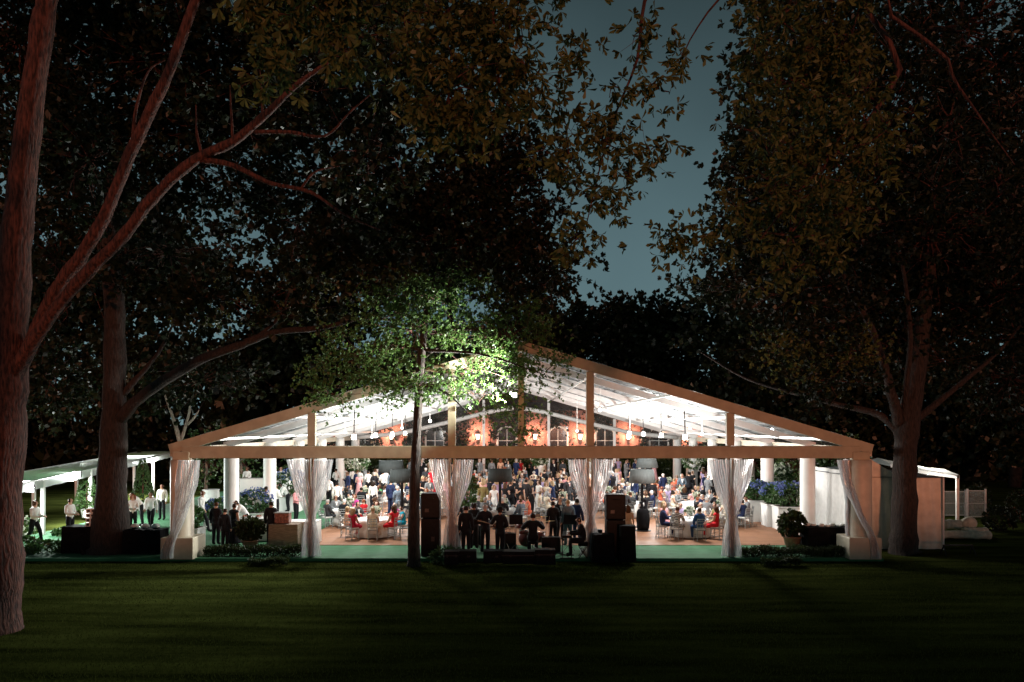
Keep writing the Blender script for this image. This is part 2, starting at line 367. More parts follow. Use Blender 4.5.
def crown(blobs, leaf, lw, mat, n_sub, n_ros, k, parent, seed, sig=.42, twig_from=None, twig_mat=None, name='crown', down=0.0, flat=.7, tip=False):
    """blobs: (x,y,z, rx,ry,rz). Sub-clumps in each blob, leaf whorls in each clump."""
    global rng
    rng = np.random.default_rng(seed); Vs = []; Ps, As = [], []; tw = MB()
    tot = sum(b[3]*b[4]*b[5] for b in blobs)
    for bi, b in enumerate(blobs):
        c = np.array(b[:3]); r = np.array(b[3:6]); ns = max(3, int(n_sub * (b[3]*b[4]*b[5]/tot)**.75 * len(blobs)**-.25 + .5))
        q = unit(rng.normal(size=(ns, 3))) * (rng.random((ns, 1))**.42); sc_ = c + q*r
        src = Vector(twig_from[bi]) if twig_from else Vector(c)
        for s_ in sc_:
            sg = sig * rng.uniform(.55, 1.35); m = int(n_ros * rng.uniform(.5, 1.4))
            ros = s_ + rng.normal(size=(m, 3)) * sg * np.array([1, 1, flat])
            ax = unit(ros - s_ + (s_ - c)*.25 + np.array([0, 0, .15 - down]) + rng.normal(size=(m, 3))*.15)
            Pk = np.repeat(ros, k, axis=0); Ak = unit(np.repeat(ax, k, axis=0)*.75 + rng.normal(size=(m*k, 3))*(.52 if tip else .62))
            Ps.append(Pk); As.append(Ak)
            if twig_mat:
                e = Vector(s_); mid = src.lerp(e, .55) + Vector(rng.normal(size=3)*.12*(e-src).length)
                r0 = min(.05, .012 + .006*(e-src).length)
                tw.tube([src.lerp(e, .12), mid, e], [r0, r0*.6, r0*.25], n=4, caps=False)
                for t_ in ros[::6]: tw.tube([e, Vector(t_)], [r0*.3, r0*.15], n=3, caps=False)
    P = np.concatenate(Ps); A = np.concatenate(As)
    V, Fq = leaf_arrays(P, A, leaf*rng.uniform(.7, 1.25, len(P)), lw*rng.uniform(.75, 1.2, len(P)), tip=tip)
    o = link(name, fast_mesh(name, V, Fq, mat), parent)
    if twig_mat: tw.build('twigs', twig_mat, parent)
    return o

# grass on the lawn near enough to show blades
def blades(n, x0, x1, y0, y1, h, w):
    # more blades where the camera is nearer
    d = y0 + (y1-y0)*rng.random(n)**1.15; P = np.stack([(x0 + (x1-x0)*rng.random(n))*(d/y1), d, np.full(n, -.145)], axis=1)
    P[:, :2] += rng.normal(size=(n, 2))*.05
    lean = np.stack([rng.normal(size=n)*.35, rng.normal(size=n)*.35, np.ones(n)], axis=1); lean = unit(lean)
    S = unit(np.stack([rng.normal(size=n), rng.normal(size=n), np.zeros(n)], axis=1)); hh = (h*rng.uniform(.5, 1.3, n))[:, None]
    V = np.stack([P - S*w, P + S*w, P + lean*hh], axis=1).reshape(-1, 3); return V, np.arange(3*n).reshape(n, 3)
V1, F1 = blades(150000, -21, 21, 14.0, 28.3, .055, .009)
tag(link('grass', fast_mesh('grass', V1, F1, M['blade'])), 'short mown grass on the dark lawn before the tent', 'grass', kind='stuff')

# ---------------------------------------------------------------- tent
CX, D0, HW, BAY, NB, EZ, RZ = 0.32, 28.5, 12.55, 5.35, 6, 4.0, 7.7
D1 = D0 + BAY*NB
SL = (RZ - EZ)/HW
tent = empty('marquee', (CX, D0, 0), 0, 'large clear-roofed frame marquee with a peach gable full of dinner guests', 'tent')
def TP(x, y, z): return (x, y, z)      # tent-local
cp = MB(); cp.box((-4.3, NB*BAY/2, -.06), (2*HW+8.6, NB*BAY+1.0, .11))
tag(cp.build('green_carpet_floor', M['carpet']), kind='structure'); bpy.data.objects['green_carpet_floor'].location = (CX+.25, D0+.1, 0)
wf = MB(); wf.box((1.95, 14.5, .006), (21.0, 24.6, .012))
wo = tag(wf.build('dance_floor', M['wood']), kind='structure'); wo.location = (CX-.3, D0+.1+2.5-2.2, 0)
def rafter(y, mat, wd=.16, h=.34):
    m = MB()
    for s in (-1, 1):
        m.beam((s*HW, y, EZ-.17), (s*.0, y, RZ-.17), wd, h, up=(0, 0, 1))
    return m.build('rafter', mat, tent)
for i in range(NB+1):
    rafter(i*BAY, M['vinyl_beam'] if i == 0 else M['alu'], .2 if i == 0 else .14, .36 if i == 0 else .26)
# purlins
for s in (-1, 1):
    for f in (.12, .34, .56, .78, .96):
        m = MB(); z = EZ + (RZ-EZ)*f - .26; x = s*HW*(1-f)
        m.beam((x, .1, z), (x, NB*BAY-.1, z), .07, .09); m.build('purlin', M['alu'], tent)
    m = MB(); m.beam((s*(HW-.02), .12, EZ-.28), (s*(HW-.02), NB*BAY-.12, EZ-.28), .18, .30); m.build('eave_beam', M['vinyl'], tent)
m = MB(); m.beam((0, .1, RZ-.22), (0, NB*BAY-.1, RZ-.22), .12, .2); m.build('ridge_beam', M['alu'], tent)
for s in (-1, 1):
    for i in range(NB):
        m = MB(); rr = random.Random(i*3+s)
        def fn(u, v, i=i, s=s):
            f = u; y = i*BAY + .08 + (BAY-.16)*v
            sag = .05*math.sin(math.pi*v)*math.sin(math.pi*min(1, f*1.02)) + .012*math.sin(f*47+i*2+v*3)
            return (s*HW*(1-f), y, EZ + (RZ-EZ)*f + .035 - sag)
        m.grid(fn, 40, 8); m.build('roof_panel', M['vinyl_roof'], tent, smooth=True)
# gable wall: beam, uprights, panels, king post (front), and rear gable
bm_ = MB(); bm_.box((0, 0, 3.73), (2*HW-.9, .24, .44), bev=.02); bm_.build('gable_beam', M['vinyl_beam'], tent)
for x in (-7.48, -2.47, 2.47, 7.48):
    zt = RZ - abs(x)*SL - .36
    m = MB(); m.box((x, 0, (3.96+zt)/2), (.27, .2, zt-3.96)); m.build('gable_upright', M['vinyl_beam'], tent)
    m = MB(); m.box((x-.085, 0, 1.75), (.08, .18, 3.5)); m.box((x+.085, 0, 1.75), (.08, .18, 3.5)); m.box((x, .02, 1.25), (.10, .12, 2.5)); m.build('gable_leg', M['vinyl_beam'], tent)
m = MB(); m.box((0, 0, (3.96+RZ-.45)/2), (.20, .18, RZ-.45-3.96)); m.build('king_post', M['vinyl_beam'], tent)
xs = [-HW+.9, -7.48, -2.47, 0, 2.47, 7.48, HW-.9]
for a, b in zip(xs[:-1], xs[1:]):
    m = MB()
    def top(x): return RZ - abs(x)*SL - .42
    m.add([(a+.12, .03, 3.96), (b-.12, .03, 3.96), (b-.12, .03, max(3.98, top(b-.12))), (a+.12, .03, max(3.98, top(a+.12)))], [(0, 1, 2, 3)])
    m.build('gable_window', M['vinyl_clear'], tent)
# rear gable: uprights, beam, clear wall
yb = NB*BAY
for x in (-7.48, -2.47, 2.47, 7.48):
    zt = RZ - abs(x)*SL - .34
    m = MB(); m.box((x, yb, zt/2), (.2, .14, zt)); m.build('rear_upright', M['alu'], tent)
m = MB(); m.add([(-HW+.2, yb+.2, 3.86), (HW-.2, yb+.2, 3.86), (0, yb+.2, RZ-.3)], [(0, 1, 2)]); m.build('rear_window', M['vinyl_clear'], tent)
# white swagged valance across the third-to-last frame, rising to the ridge
sw = MB()
def sw_pts(s): return [(0.2*s, 6.35), (2.2*s, 6.0), (5.0*s, 5.3), (7.5*s, 4.72), (9.3*s, 4.38), (HW*.97*s, 4.1)]
for s in (-1, 1):
    P = [(p[0], yb-.4, p[1]-.35) for p in sw_pts(s)]
    sw.tube([tuple(q) for q in catmull(P, 4)], .16, n=8)
sw.build('swagged_beam_cover', M['linen'], tent, True)
# wrapped leg columns down both long sides
for s in (-1, 1):
    for i in range(NB+1):
        mt = M['vinyl'] if i == 0 else M['white']; r = .40 if i == 0 else .31
        x = s*(HW-.42) if i == 0 else s*(HW-.3)
        zt = EZ - .55 if i == 0 else EZ - .2
        m = MB(); rb = r*1.28
        m.lathe([(rb, .02), (rb, .42), (r*1.12, .47), (r*1.12, .56), (r, .62), (r*.98, zt-.3), (r*.98, zt)], (x, i*BAY, 0), 28, [0, 0, 0, 0, .012, .012, .012], 14)
        m.build('column_wrap', mt, tent, True)
        if i == 0:
            m = MB(); m.box((s*(HW-.42), -.01, EZ-.40), (.62, .27, .30), bev=.03); m.build('eave_cap', M['vinyl_beam'], tent)
            m = MB(); m.box((s*(HW-.42)-s*.05, -.02, .36), (1.14, 1.14, .76), bev=.02); m.build('leg_box', M['vinyl'], tent)

# ---------------------------------------------------------------- clear curtains tied back at the gable legs
def curtain(x_in, x_out, x_tie, z_tie, x_foot, label, ztop=3.47, w_foot=.5, seed=0, y=-.02, group=None, spread_tie=.12):
    """from the beam between x_in..x_out down to a tie near x_tie, then to the floor"""
    rr = random.Random(seed); ph = rr.random()*6; nf = 9
    def fn(u, v):
        z = ztop*(1-v) + .03*v
        xt = x_in + (x_out-x_in)*u
        xk = x_tie + (u-.5)*spread_tie*2; xf = x_foot + (u-.5)*w_foot
        vt = 1 - z_tie/ztop
        if v < vt:
            t = v/vt; e = t**1.35 if (x_out-x_in) else t; x = xt + (xk-xt)*(e*.75+.25*t*t)
        else:
            t = (v-vt)/(1-vt); x = xk + (xf-xk)*math.sin(t*math.pi/2)
        pin = abs(v-vt); am = .05 + .12*min(1, pin*2.2)
        yy = y + am*math.sin(u*nf*6.283+ph) * .75 + .03*math.sin(u*23+v*9+ph)
        x += .02*math.sin(v*17+u*9+ph)
        return (CX+x, D0+.22+yy, z)
    m = MB(); m.grid(fn, 72, 30); o = m.build('clear_curtain', M['sheer'], None, True)
    return tag(o, label, 'curtain', group or 'clear curtains tied back along the tent front')
cl = {-7.48: 'second gable leg from the left', -2.47: 'gable leg beside the stacked speakers left of the band', 2.47: 'gable leg beside the keyboard player', 7.48: 'gable leg right of the red dress table'}
for i, x in enumerate((-7.48, -2.47, 2.47, 7.48)):
    curtain(x-.80, x-.07, x-.03, 1.40, x-.14, 'clear curtain tied left of the '+cl[x], seed=i*2, y=-.40, w_foot=.42)
    curtain(x+.07, x+.80, x+.03, 1.40, x+.14, 'clear curtain tied right of the '+cl[x], seed=i*2+1, y=-.43, w_foot=.42)
curtain(-HW+.5, -HW+1.3, -HW+.45, 1.0, -HW+.15, 'clear plastic curtain swept down to the left corner column of the tent', seed=21, spread_tie=.16, y=-.85, w_foot=.4)
curtain(HW-1.45, HW-1.15, HW-.35, .95, HW-.15, 'narrow clear curtain slanting to the right corner column of the tent', seed=22, spread_tie=.10, y=-.85, w_foot=.3)
curtain(HW-.95, HW-.80, HW-.85, 1.0, HW-.8, 'thin clear curtain hanging straight beside the right corner column', seed=23, spread_tie=.06, y=-.2, w_foot=.18)

# ---------------------------------------------------------------- tent lights
def pendant(px, py, d, n, power=0.0):
    p = W(px, py, d); zt = RZ - abs(p.x-CX)*SL - .1
    t = empty('pendant_lamp', (p.x, p.y, p.z), 0, None, 'lamp')
    m = MB(); m.tube([(0, 0, .1), (0, 0, zt-p.z)], .022, n=6); m.build('rod', M['white'], t)
    m = MB(); m.lathe([(.04, .11), (.05, .09), (.03, .06)], (0, 0, 0), 10); m.build('cap', M['white'], t)
    m = MB(); m.ball((0, 0, 0), .08, 12, 8); m.build('globe', M['globe'], t, True)
    if power: lamp('pendant_light', (0, 0, -.16), power, (1, .96, .88), t, .08)
    return t
PL = [(345, 432, 42), (372, 437, 47), (402, 428, 50), (430, 421, 40), (470, 408, 44), (577, 431, 50), (600, 410, 38), (630, 437, 52), (659, 410, 36), (667, 420, 41), (690, 428, 45), (702, 434, 36), (745, 434, 45), (772, 430, 34), (716, 438, 55)]
nm = ['leftmost', 'second', 'third', 'fourth', 'fifth', 'sixth', 'seventh', 'eighth', 'ninth', 'tenth', 'eleventh', 'twelfth', 'thirteenth', 'fourteenth', 'rightmost']
for i, (a, b, d) in enumerate(sorted(PL)):
    t = pendant(a, b, d, i, 0)
    tag(t, f'small glowing globe pendant under the clear roof, {nm[i]} from the left' if i not in (0, 14) else f'small glowing globe pendant under the clear roof, {nm[i]} of fifteen', 'lamp', 'globe pendants under the tent roof')
row = ['front', 'second', 'third', 'rear']
TENT_W = 1150
for i, fr in enumerate((1, 2, 3, 4)):
    for s in (-1, 1):
        x = s*7.0; z = RZ - abs(x)*SL - 1.45
        t = empty('floodlight', (CX+x, D0+fr*BAY-.2, z), 0, f'white can floodlight clamped to the {row[i]} lit rafter, {"left" if s < 0 else "right"} slope', 'floodlight', 'can floodlights on the tent rafters')
        m = MB(); m.lathe([(.09, .16), (.1, .12), (.11, -.1), (.10, -.1)], (0, 0, 0), 12); m.build('housing', M['white'], t, True)
        m = MB(); m.beam((0, 0, .16), (0, .16, 1.2), .04, .04); m.build('bracket', M['iron'], t)
        m = MB(); m.lathe([(.0001, -.108), (.092, -.104)], (0, 0, 0), 12); m.build('lens', M['globe'], t)
        lamp('flood_light', (0, 0, -.25), TENT_W*(.85 if fr == 1 else 1), (1, .975, .93), t, .4)
t = empty('floodlight', (CX-.22, D0-.50, 5.75), 0, 'bright white floodlight on the king post near the tent ridge', 'floodlight')
m = MB(); m.box((0, 0, 0), (.16, .12, .20), bev=.015); m.build('housing', M['alu'], t)
m = MB(); m.box((0, -.068, 0), (.13, .012, .16)); m.build('lens', M['globe'], t)
m = MB(); m.beam((0, .06, 0), (.20, .42, 0), .04, .04); m.build('bracket', M['iron'], t)
lamp('flood_light', (-.05, -.16, .0), 8500, (.95, 1, .93), t, .12, kind='SPOT', rot=Vector((-.86, -.46, .28)).to_track_quat('-Z', 'Y').to_euler(), spot=R(128))

# ---------------------------------------------------------------- brick house behind the tent
hs = empty('brick_house', (0, 66, -.1), 0, 'low red brick house with arched windows behind the marquee', 'house')
lamp_px = [338, 392, 478, 535, 580, 628, 690]; win_px = [365, 435, 507, 558, 605, 659]
hd = 66.0
def hx(px): return X(px, hd)
x0, x1 = hx(300), hx(740); wh = 6.0
edges = [x0] + sum([[hx(p)-.85, hx(p)+.85] for p in win_px], []) + [x1]
w = MB()
for i in range(0, len(edges), 2): w.box(((edges[i]+edges[i+1])/2, .2, wh/2), (edges[i+1]-edges[i], .4, wh))
for p in win_px: w.box((hx(p), .2, (4.72+wh)/2), (1.7-.004, .39, wh-4.72)); w.box((hx(p), .2, .35), (1.7-.004, .39, .7))
w.build('wall', M['brick'], hs)
for p in win_px:
    m = MB(); cx = hx(p)
    arc = [(cx+.78*math.cos(a), -.02, 3.95+.74*math.sin(a)) for a in np.linspace(0, math.pi, 13)]
    m.tube([(cx+.78, -.02, .75)] + arc + [(cx-.78, -.02, .75)], .09, n=6); wfm = m.build('window', M['white'], hs, True)
    m = MB(); m.box((cx, .12, 2.7), (1.68, .03, 4.0)); m.build('pane', M['darkglass'], wfm)
    m = MB(); m.box((cx, .06, 2.6), (.05, .05, 3.7)); m.box((cx, .065, 2.4), (1.5, .04, .05)); m.box((cx, .065, 3.5), (1.5, .04, .05)); m.build('glazing_bar', M['white'], wfm)
rf = MB(); rf.add([(x0-.5, -.5, wh), (x1+.5, -.5, wh), (x1-2.5, 4.5, wh+2.2), (x0+2.5, 4.5, wh+2.2), (x0-.5, 9.5, wh), (x1+.5, 9.5, wh)], [(0, 1, 2, 3), (3, 2, 5, 4), (0, 3, 4), (1, 5, 2), (0, 4, 5, 1)])
rf.build('roof', M['slate'], hs)
ln = ['leftmost', 'second from left', 'third from left', 'middle', 'third from right', 'second from right', 'rightmost']
for i, p in enumerate(lamp_px):
    t = empty('wall_lantern', (hx(p), hd-.28, 3.75), 0, f'glowing lantern on the brick wall behind the tent, {ln[i]}', 'lantern', 'wall lanterns on the brick house')
    m = MB(); m.lathe([(.10, -.22), (.17, .18)], (0, 0, 0), 6); m.build('glass', M['lantern'], t)
    m = MB(); m.lathe([(.20, .18), (.06, .34), (.02, .40)], (0, 0, 0), 6); m.box((0, .1, .3), (.05, .3, .04)); m.build('cap', M['iron'], t)
    m = MB(); m.lathe([(.05, -.3), (.12, -.22)], (0, 0, 0), 6); m.build('base', M['iron'], t)
    lamp('lantern_light', (0, -.35, .1), 280, (1, .56, .36), t, .1)

iv = empty('shade_ivy', (0, 65.9, -.1), 0, 'dark ivy leaves added to darken the brick wall, thinned to shape lantern glows', 'plant')  # leaf cover added to darken the brick away from the lanterns
g2 = np.random.default_rng(77); n = 9000; P = np.stack([x0+(x1-x0)*g2.random(n), -.12*g2.random(n)-.04, 6.1*g2.random(n)], 1)
near = np.min(np.stack([np.hypot((P[:, 0]-hx(p))*1.0, (P[:, 2]-4.5)*.62) for p in lamp_px]), axis=0); win = np.min(np.stack([np.hypot((P[:, 0]-hx(p))*1.0, np.maximum(0, P[:, 2]-3.9)) for p in win_px]), axis=0)
keep = (g2.random(n) < np.clip((near-.95)/.45, .03, 1)) & (win > .95); P = np.repeat(P[keep], 4, axis=0) + g2.normal(size=(keep.sum()*4, 3))*np.array([.12, .03, .12])  # leaves thinned near the lanterns to shape round glows
V, Fq = leaf_arrays(P, unit(g2.normal(size=P.shape)+np.array([0, -.5, -.5])), .26, .11); link('leaves', fast_mesh('leaves', V, Fq, M['leaf_dark']), iv)
m = MB(); [limb_into(m, [(hx(p)+1.1, -.06, 0, .05), (hx(p)+.9+.2*math.sin(p), -.06, 2.5, .04), (hx(p)+1.1, -.06, 5.2, .02)], 5) for p in lamp_px[:-1]]; m.build('stems', M['bark'], iv)
# ---------------------------------------------------------------- trees
def tree(name, label, base, group=None):
    return empty(name, base, 0, label, 'tree', group)
def loc4(pts, base): return [(p[0]-base[0], p[1]-base[1], p[2]-base[2], p[3]) for p in pts]
def locb(bl, base): return [(b[0]-base[0], b[1]-base[1], b[2]-base[2], *b[3:]) for b in bl]
def B(px, py, d, rpx, rpy, rd=None):
    s = FPX/d; p = W(px, py, d); return (p.x, p.y, p.z, rpx/s, rd if rd else (rpx+rpy)/2/s, rpy/s)
def trunk(t, base, limbs, mat, n=12, jit=.04):
    for i, L in enumerate(limbs):
        m = MB(); limb_into(m, loc4(px4(L), base), n=n if i == 0 else 8, sub=4, jit=jit*(.3 if i == 0 else .8))
        m.build('trunk' if i == 0 else 'limb', mat, t, True)

# great oak at the left edge, leaning with two long limbs
b = F(2, 625, -.14); d = b.y
t = tree('oak_tree', 'great leaning oak at the left edge with reddish bark and two long limbs', b)
L0 = [(-8, 645, d, .66), (-6, 622, d, .57), (-4, 595, d, .54), (-3, 540, d, .53), (-1, 450, d, .51), (4, 390, d, .49), (8, 340, d, .42), (13, 280, d, .38), (17, 230, d, .33), (28, 130, d, .29), (42, 30, d, .25), (47, 0, d, .23), (62, -90, d, .25), (80, -240, d+.5, .18)]
L1 = [(8, 388, d, 0.207), (40, 325, d-.2, 0.163), (62, 282, d-.4, 0.163), (95, 235, d-.6, 0.148), (130, 155, d-.8, 0.133), (163, 85, d-1, 0.122), (185, 30, d-1, 0.111), (205, -30, d-1, 0.096), (240, -120, d-1, 0.059)]
L2 = [(10, 378, d-.1, 0.163), (55, 310, d-.7, 0.133), (88, 272, d-1.0, 0.141), (125, 235, d-1.3, 0.130), (152, 198, d-1.5, 0.122), (195, 160, d-1.8, 0.111), (232, 142, d-2, 0.096), (268, 112, d-2, 0.074), (300, 82, d-2, 0.056), (340, 55, d-2, 0.030)]
L3 = [(198, 159, d-1.8, .075), (232, 165, d-1.8, .06), (270, 183, d-1.8, .05), (310, 192, d-1.9, .04), (345, 215, d-2, .025), (380, 230, d-2, .012)]
L4 = [(255, 132, d-2, .05), (290, 132, d-2.2, .04), (325, 136, d-2.3, .028), (350, 112, d-2.4, .02), (370, 95, d-2.4, .01)]
L5 = [(132, 150, d-.8, .05), (136, 110, d-.9, .035), (148, 72, d-.9, .02), (165, 60, d-.9, .01)]
L6 = [(203, 158, d-1.8, .04), (197, 135, d-1.8, .03), (196, 105, d-1.8, .012)]
L7 = [(233, 141, d-2, .035), (231, 110, d-2, .022), (230, 85, d-2, .01)]
L8 = [(262, 118, d-2, .03), (262, 95, d-2, .02), (260, 70, d-2, .008)]
L9 = [(300, 190, d-1.9, .03), (315, 172, d-2, .02), (340, 166, d-2, .008)]
trunk(t, b, [L0, L1, L2, L3, L4, L5, L6, L7, L8, L9], M['bark'], 16)
bl = [B(60, -60, d+1, 110, 70), B(190, -40, d, 110, 70), B(150, 60, d+3.2, 90, 60), B(265, 80, d+2.5, 80, 60), B(340, 40, d-1, 70, 50), B(370, 150, d+2.5, 60, 55), B(90, 160, d+4, 60, 60), B(330, -60, d-1, 110, 60)]
bl += [B(20, 40, d+5, 90, 80), B(210, 130, d+5, 80, 60), B(300, 0, d+4, 110, 70), B(110, 20, d+6, 100, 60), B(410, -20, d+3, 60, 50)]
crown(locb(bl, b), .21, .06, M['leaf_dark'], 520, 16, 6, t, 3, sig=.45, twig_mat=M['bark'])

# oak standing before the catering canopy
b = F(108, 552, -.12); d = b.y
t = tree('oak_tree', 'thick straight oak before the catering canopy with one long low limb', b)
L0 = [(110, 560, d, .98), (110, 545, d, .72), (111, 510, d, .58), (113, 460, d, .47), (114, 410, d, .42), (115, 360, d, .38), (114, 300, d, .35), (108, 230, d, .28), (116, 150, d, .2), (122, 60, d, .1)]
L1 = [(120, 418, d-.1, .24), (140, 398, d-.5, .2), (165, 380, d-1, .19), (200, 360, d-1.3, .17), (240, 345, d-1.6, .14), (275, 332, d-1.8, .11), (320, 328, d-2, .09), (365, 318, d-2, .06), (400, 322, d-2, .03)]
L2 = [(250, 342, d-1.6, .08), (272, 325, d-1.8, .06), (283, 310, d-2, .045), (290, 290, d-2.2, .035), (300, 275, d-2.3, .02)]
L3 = [(122, 395, d, .14), (140, 375, d+.2, .1), (160, 350, d+.4, .07), (175, 320, d+.6, .04)]
L4 = [(108, 300, d, .12), (103, 270, d, .08), (96, 235, d, .05)]
L5 = [(115, 320, d, .14), (124, 280, d+.2, .1), (127, 240, d+.3, .07)]
trunk(t, b, [L0, L1, L2, L3, L4, L5], M['bark_shaded'], 16)
bl = [B(230, 300, d-1.5, 70, 32), B(300, 290, d-2, 62, 34), B(350, 250, d-1.5, 55, 45), B(300, 215, d, 70, 55), B(170, 250, d, 70, 60), B(385, 190, d, 45, 55), B(60, 260, d+1, 60, 90), B(60, 120, d+1, 90, 100), B(170, 130, d+1, 90, 70), B(55, 370, d+3, 50, 60)]
bl += [B(230, 180, d+2, 90, 60), B(60, 180, d+3, 90, 90), B(330, 120, d+2, 80, 70), B(410, 110, d+1, 60, 70), B(405, 40, d+1, 60, 60), B(260, 60, d+3, 110, 80), B(200, 380, d+4, 60, 40), B(340, 190, d+1, 60, 60)]
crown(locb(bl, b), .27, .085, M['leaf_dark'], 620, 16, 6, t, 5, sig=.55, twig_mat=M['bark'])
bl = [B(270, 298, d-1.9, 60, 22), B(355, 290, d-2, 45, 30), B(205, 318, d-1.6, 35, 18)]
crown(locb(bl, b), .15, .045, M['leaf'], 30, 13, 6, t, 6, sig=.4, twig_mat=M['bark'], name='lower_foliage')  # lit leaf tone here, the same oak's crown has the unlit tone

# small tree lit by the tent
b = F(414, 562, -.13); d = b.y
t = tree('shade_tree', 'slender young tree before the tent with a bright lit green crown', b)
L0 = [(414, 568, d, .26), (414, 555, d, .21), (414, 520, d, .19), (415, 470, d, .17), (418, 410, d, .15), (420, 370, d, .14), (424, 330, d, .12), (430, 290, d, .1), (440, 240, d, .08), (455, 190, d, .04)]
Ls = [L0]
for (px, py, dd, s0) in [(320, 395, -.8, 375), (350, 355, .4, 350), (500, 400, 1.6, 372), (545, 375, -.6, 350), (470, 345, 2.6, 360), (380, 320, -.9, 322), (490, 300, .6, 300), (520, 340, .9, 335), (400, 400, -2.3, 372), (470, 415, -1.8, 385), (530, 270, 1, 290), (370, 265, -.4, 290), (500, 215, .4, 240)]:
    mx = (420+px)/2; my = (s0+py)/2 - 8
    Ls.append([(420, s0, d, .055), (mx, my, d+dd*.5, .04), (px, py, d+dd, .012)])
trunk(t, b, Ls, M['bark_shaded'], 12)
bl = [B(330, 392, d-.6, 38, 26), B(365, 355, d-.2, 55, 38), B(415, 385, d-1.6, 55, 24), B(415, 330, d+.3, 65, 40), B(470, 372, d+1.4, 55, 36), B(505, 395, d+1.3, 32, 30), B(505, 340, d+.6, 60, 42), B(545, 372, d-.4, 26, 18), B(440, 300, d-.2, 65, 30), B(385, 300, d, 40, 24), B(510, 425, d+1.2, 18, 16)]
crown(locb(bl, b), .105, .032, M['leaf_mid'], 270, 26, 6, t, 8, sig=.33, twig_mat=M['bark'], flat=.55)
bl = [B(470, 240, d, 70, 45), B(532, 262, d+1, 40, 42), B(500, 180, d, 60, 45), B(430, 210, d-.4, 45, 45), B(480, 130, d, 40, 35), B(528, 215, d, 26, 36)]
crown(locb(bl, b), .20, .062, M['leaf_dark'], 230, 20, 6, t, 9, sig=.75, twig_mat=M['bark'], name='upper_crown')  # same tree in the unlit leaf tone, where the tent light fades

# big oak at the right of the tent
b = F(904, 550, -.13); d = b.y
t = tree('oak_tree', 'broad oak at the right end of the tent with a forked trunk', b)
L0 = [(904, 556, d, .62), (904, 540, d, .50), (905, 500, d, .44), (905, 460, d, .42), (908, 425, d, .42), (913, 395, d, .34), (920, 350, d, .30), (926, 290, d, .25), (935, 210, d, .2), (950, 100, d-.5, .14), (965, -20, d-1, .08)]
L1 = [(900, 425, d, .24), (893, 400, d-.2, .19), (884, 365, d-.5, .15), (872, 330, d-.9, .12), (850, 290, d-1.4, .09), (835, 260, d-2, .06), (800, 225, d-2.6, .04)]
L2 = [(902, 435, d, .2), (880, 415, d+.5, .14), (840, 405, d+1.2, .1), (790, 392, d+2, .075), (745, 378, d+2.6, .045), (700, 352, d+3.2, .02)]
L3 = [(915, 420, d, .16), (935, 405, d, .12), (965, 380, d, .09), (1000, 350, d, .06), (1040, 300, d, .04)]
L4 = [(905, 430, d-.1, .16), (906, 390, d-.4, .12), (910, 340, d-.8, .09), (905, 280, d-1.4, .07), (890, 210, d-2, .04)]
trunk(t, b, [L0, L1, L2, L3, L4], M['bark_shaded'], 16)
bl = [B(800, 300, d-1.5, 60, 60), B(850, 230, d-1.5, 80, 70), B(930, 230, d-1, 80, 80), B(990, 140, d, 90, 90), B(880, 130, d-1, 90, 70), B(1000, 290, d, 60, 60), B(780, 180, d-1, 70, 60), B(960, 30, d, 110, 60), B(830, 380, d-1, 45, 30), B(770, 220, d+1, 44, 56)]
bl += [B(900, 330, d+2, 90, 60), B(1010, 380, d+3, 60, 50), B(800, 100, d+1, 50, 70), B(820, 40, d, 90, 70), B(960, 170, d+3, 90, 90), B(860, 300, d+3, 90, 70), B(740, 290, d+2, 60, 30)]
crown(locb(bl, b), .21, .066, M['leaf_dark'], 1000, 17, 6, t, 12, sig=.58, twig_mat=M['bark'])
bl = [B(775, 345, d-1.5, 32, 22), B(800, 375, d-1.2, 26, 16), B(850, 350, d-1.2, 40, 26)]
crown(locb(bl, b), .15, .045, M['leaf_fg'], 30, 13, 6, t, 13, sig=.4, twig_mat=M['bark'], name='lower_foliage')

# overhanging boughs near the camera, from two trees standing beyond the frame's sides
b = Vector((-11.5, 9.0, -.14))
t = tree('overhanging_oak', 'near oak reaching in at top left-centre with large olive leaves', b)
mts = MB(); limb_into(mts, [(0, 0, 0, .5), (.1, .1, 4, .4), (.3, .3, 8, .34), (.4, .3, 13, .22), (.5, .2, 17, .1)], 12); mts.build('trunk', M['bark'], t, True)
def reach(t, b, start, pts, r0, mat=M['bark']):
    P = [(*start, r0)]; n = len(pts)
    for i, p in enumerate(pts):
        q = W(*p); P.append((q.x-b[0], q.y-b[1], q.z-b[2], max(.008, r0*(1-(i+1)/(n+.4)))))
    m = MB(); limb_into(m, P, 7, 4, .02); m.build('limb', mat, t, True)
reach(t, b, (.4, .3, 10.5), [(120, -190, 9), (250, -70, 9.2), (330, 10, 9.4)], .14)
reach(t, b, (.4, .3, 11.5), [(180, -260, 10.5), (400, -120, 11), (480, -30, 11), (500, 90, 11)], .15)
bl = [B(268, 22, 9.2, 38, 26), B(330, 18, 9.3, 36, 28), B(345, 52, 9.3, 14, 20), B(265, 62, 9.2, 12, 14), B(300, -30, 9.2, 90, 30)]
crown(locb(bl, b), .145, .025, M['leaf_fg'], 34, 14, 7, t, 21, sig=.13, twig_mat=M['bark'], down=.5, flat=1.1, tip=True)
bl = [B(440, 20, 11, 60, 50), B(500, 50, 11, 55, 60), B(450, 90, 11, 60, 45), B(505, 10, 11, 30, 28), B(470, 125, 11, 40, 24), B(390, 55, 11, 22, 28), B(535, -14, 11.5, 26, 20), B(502, 95, 11, 22, 36)]
crown(locb(bl, b), .145, .025, M['leaf_fg'], 85, 15, 7, t, 22, sig=.19, twig_mat=M['bark'], down=.5, flat=1.0, tip=True, name='inner_crown')
b = Vector((21.5, 9.5, -.14))
t = tree('overhanging_oak', 'near oak reaching in at top right with hanging sprays against the sky', b)
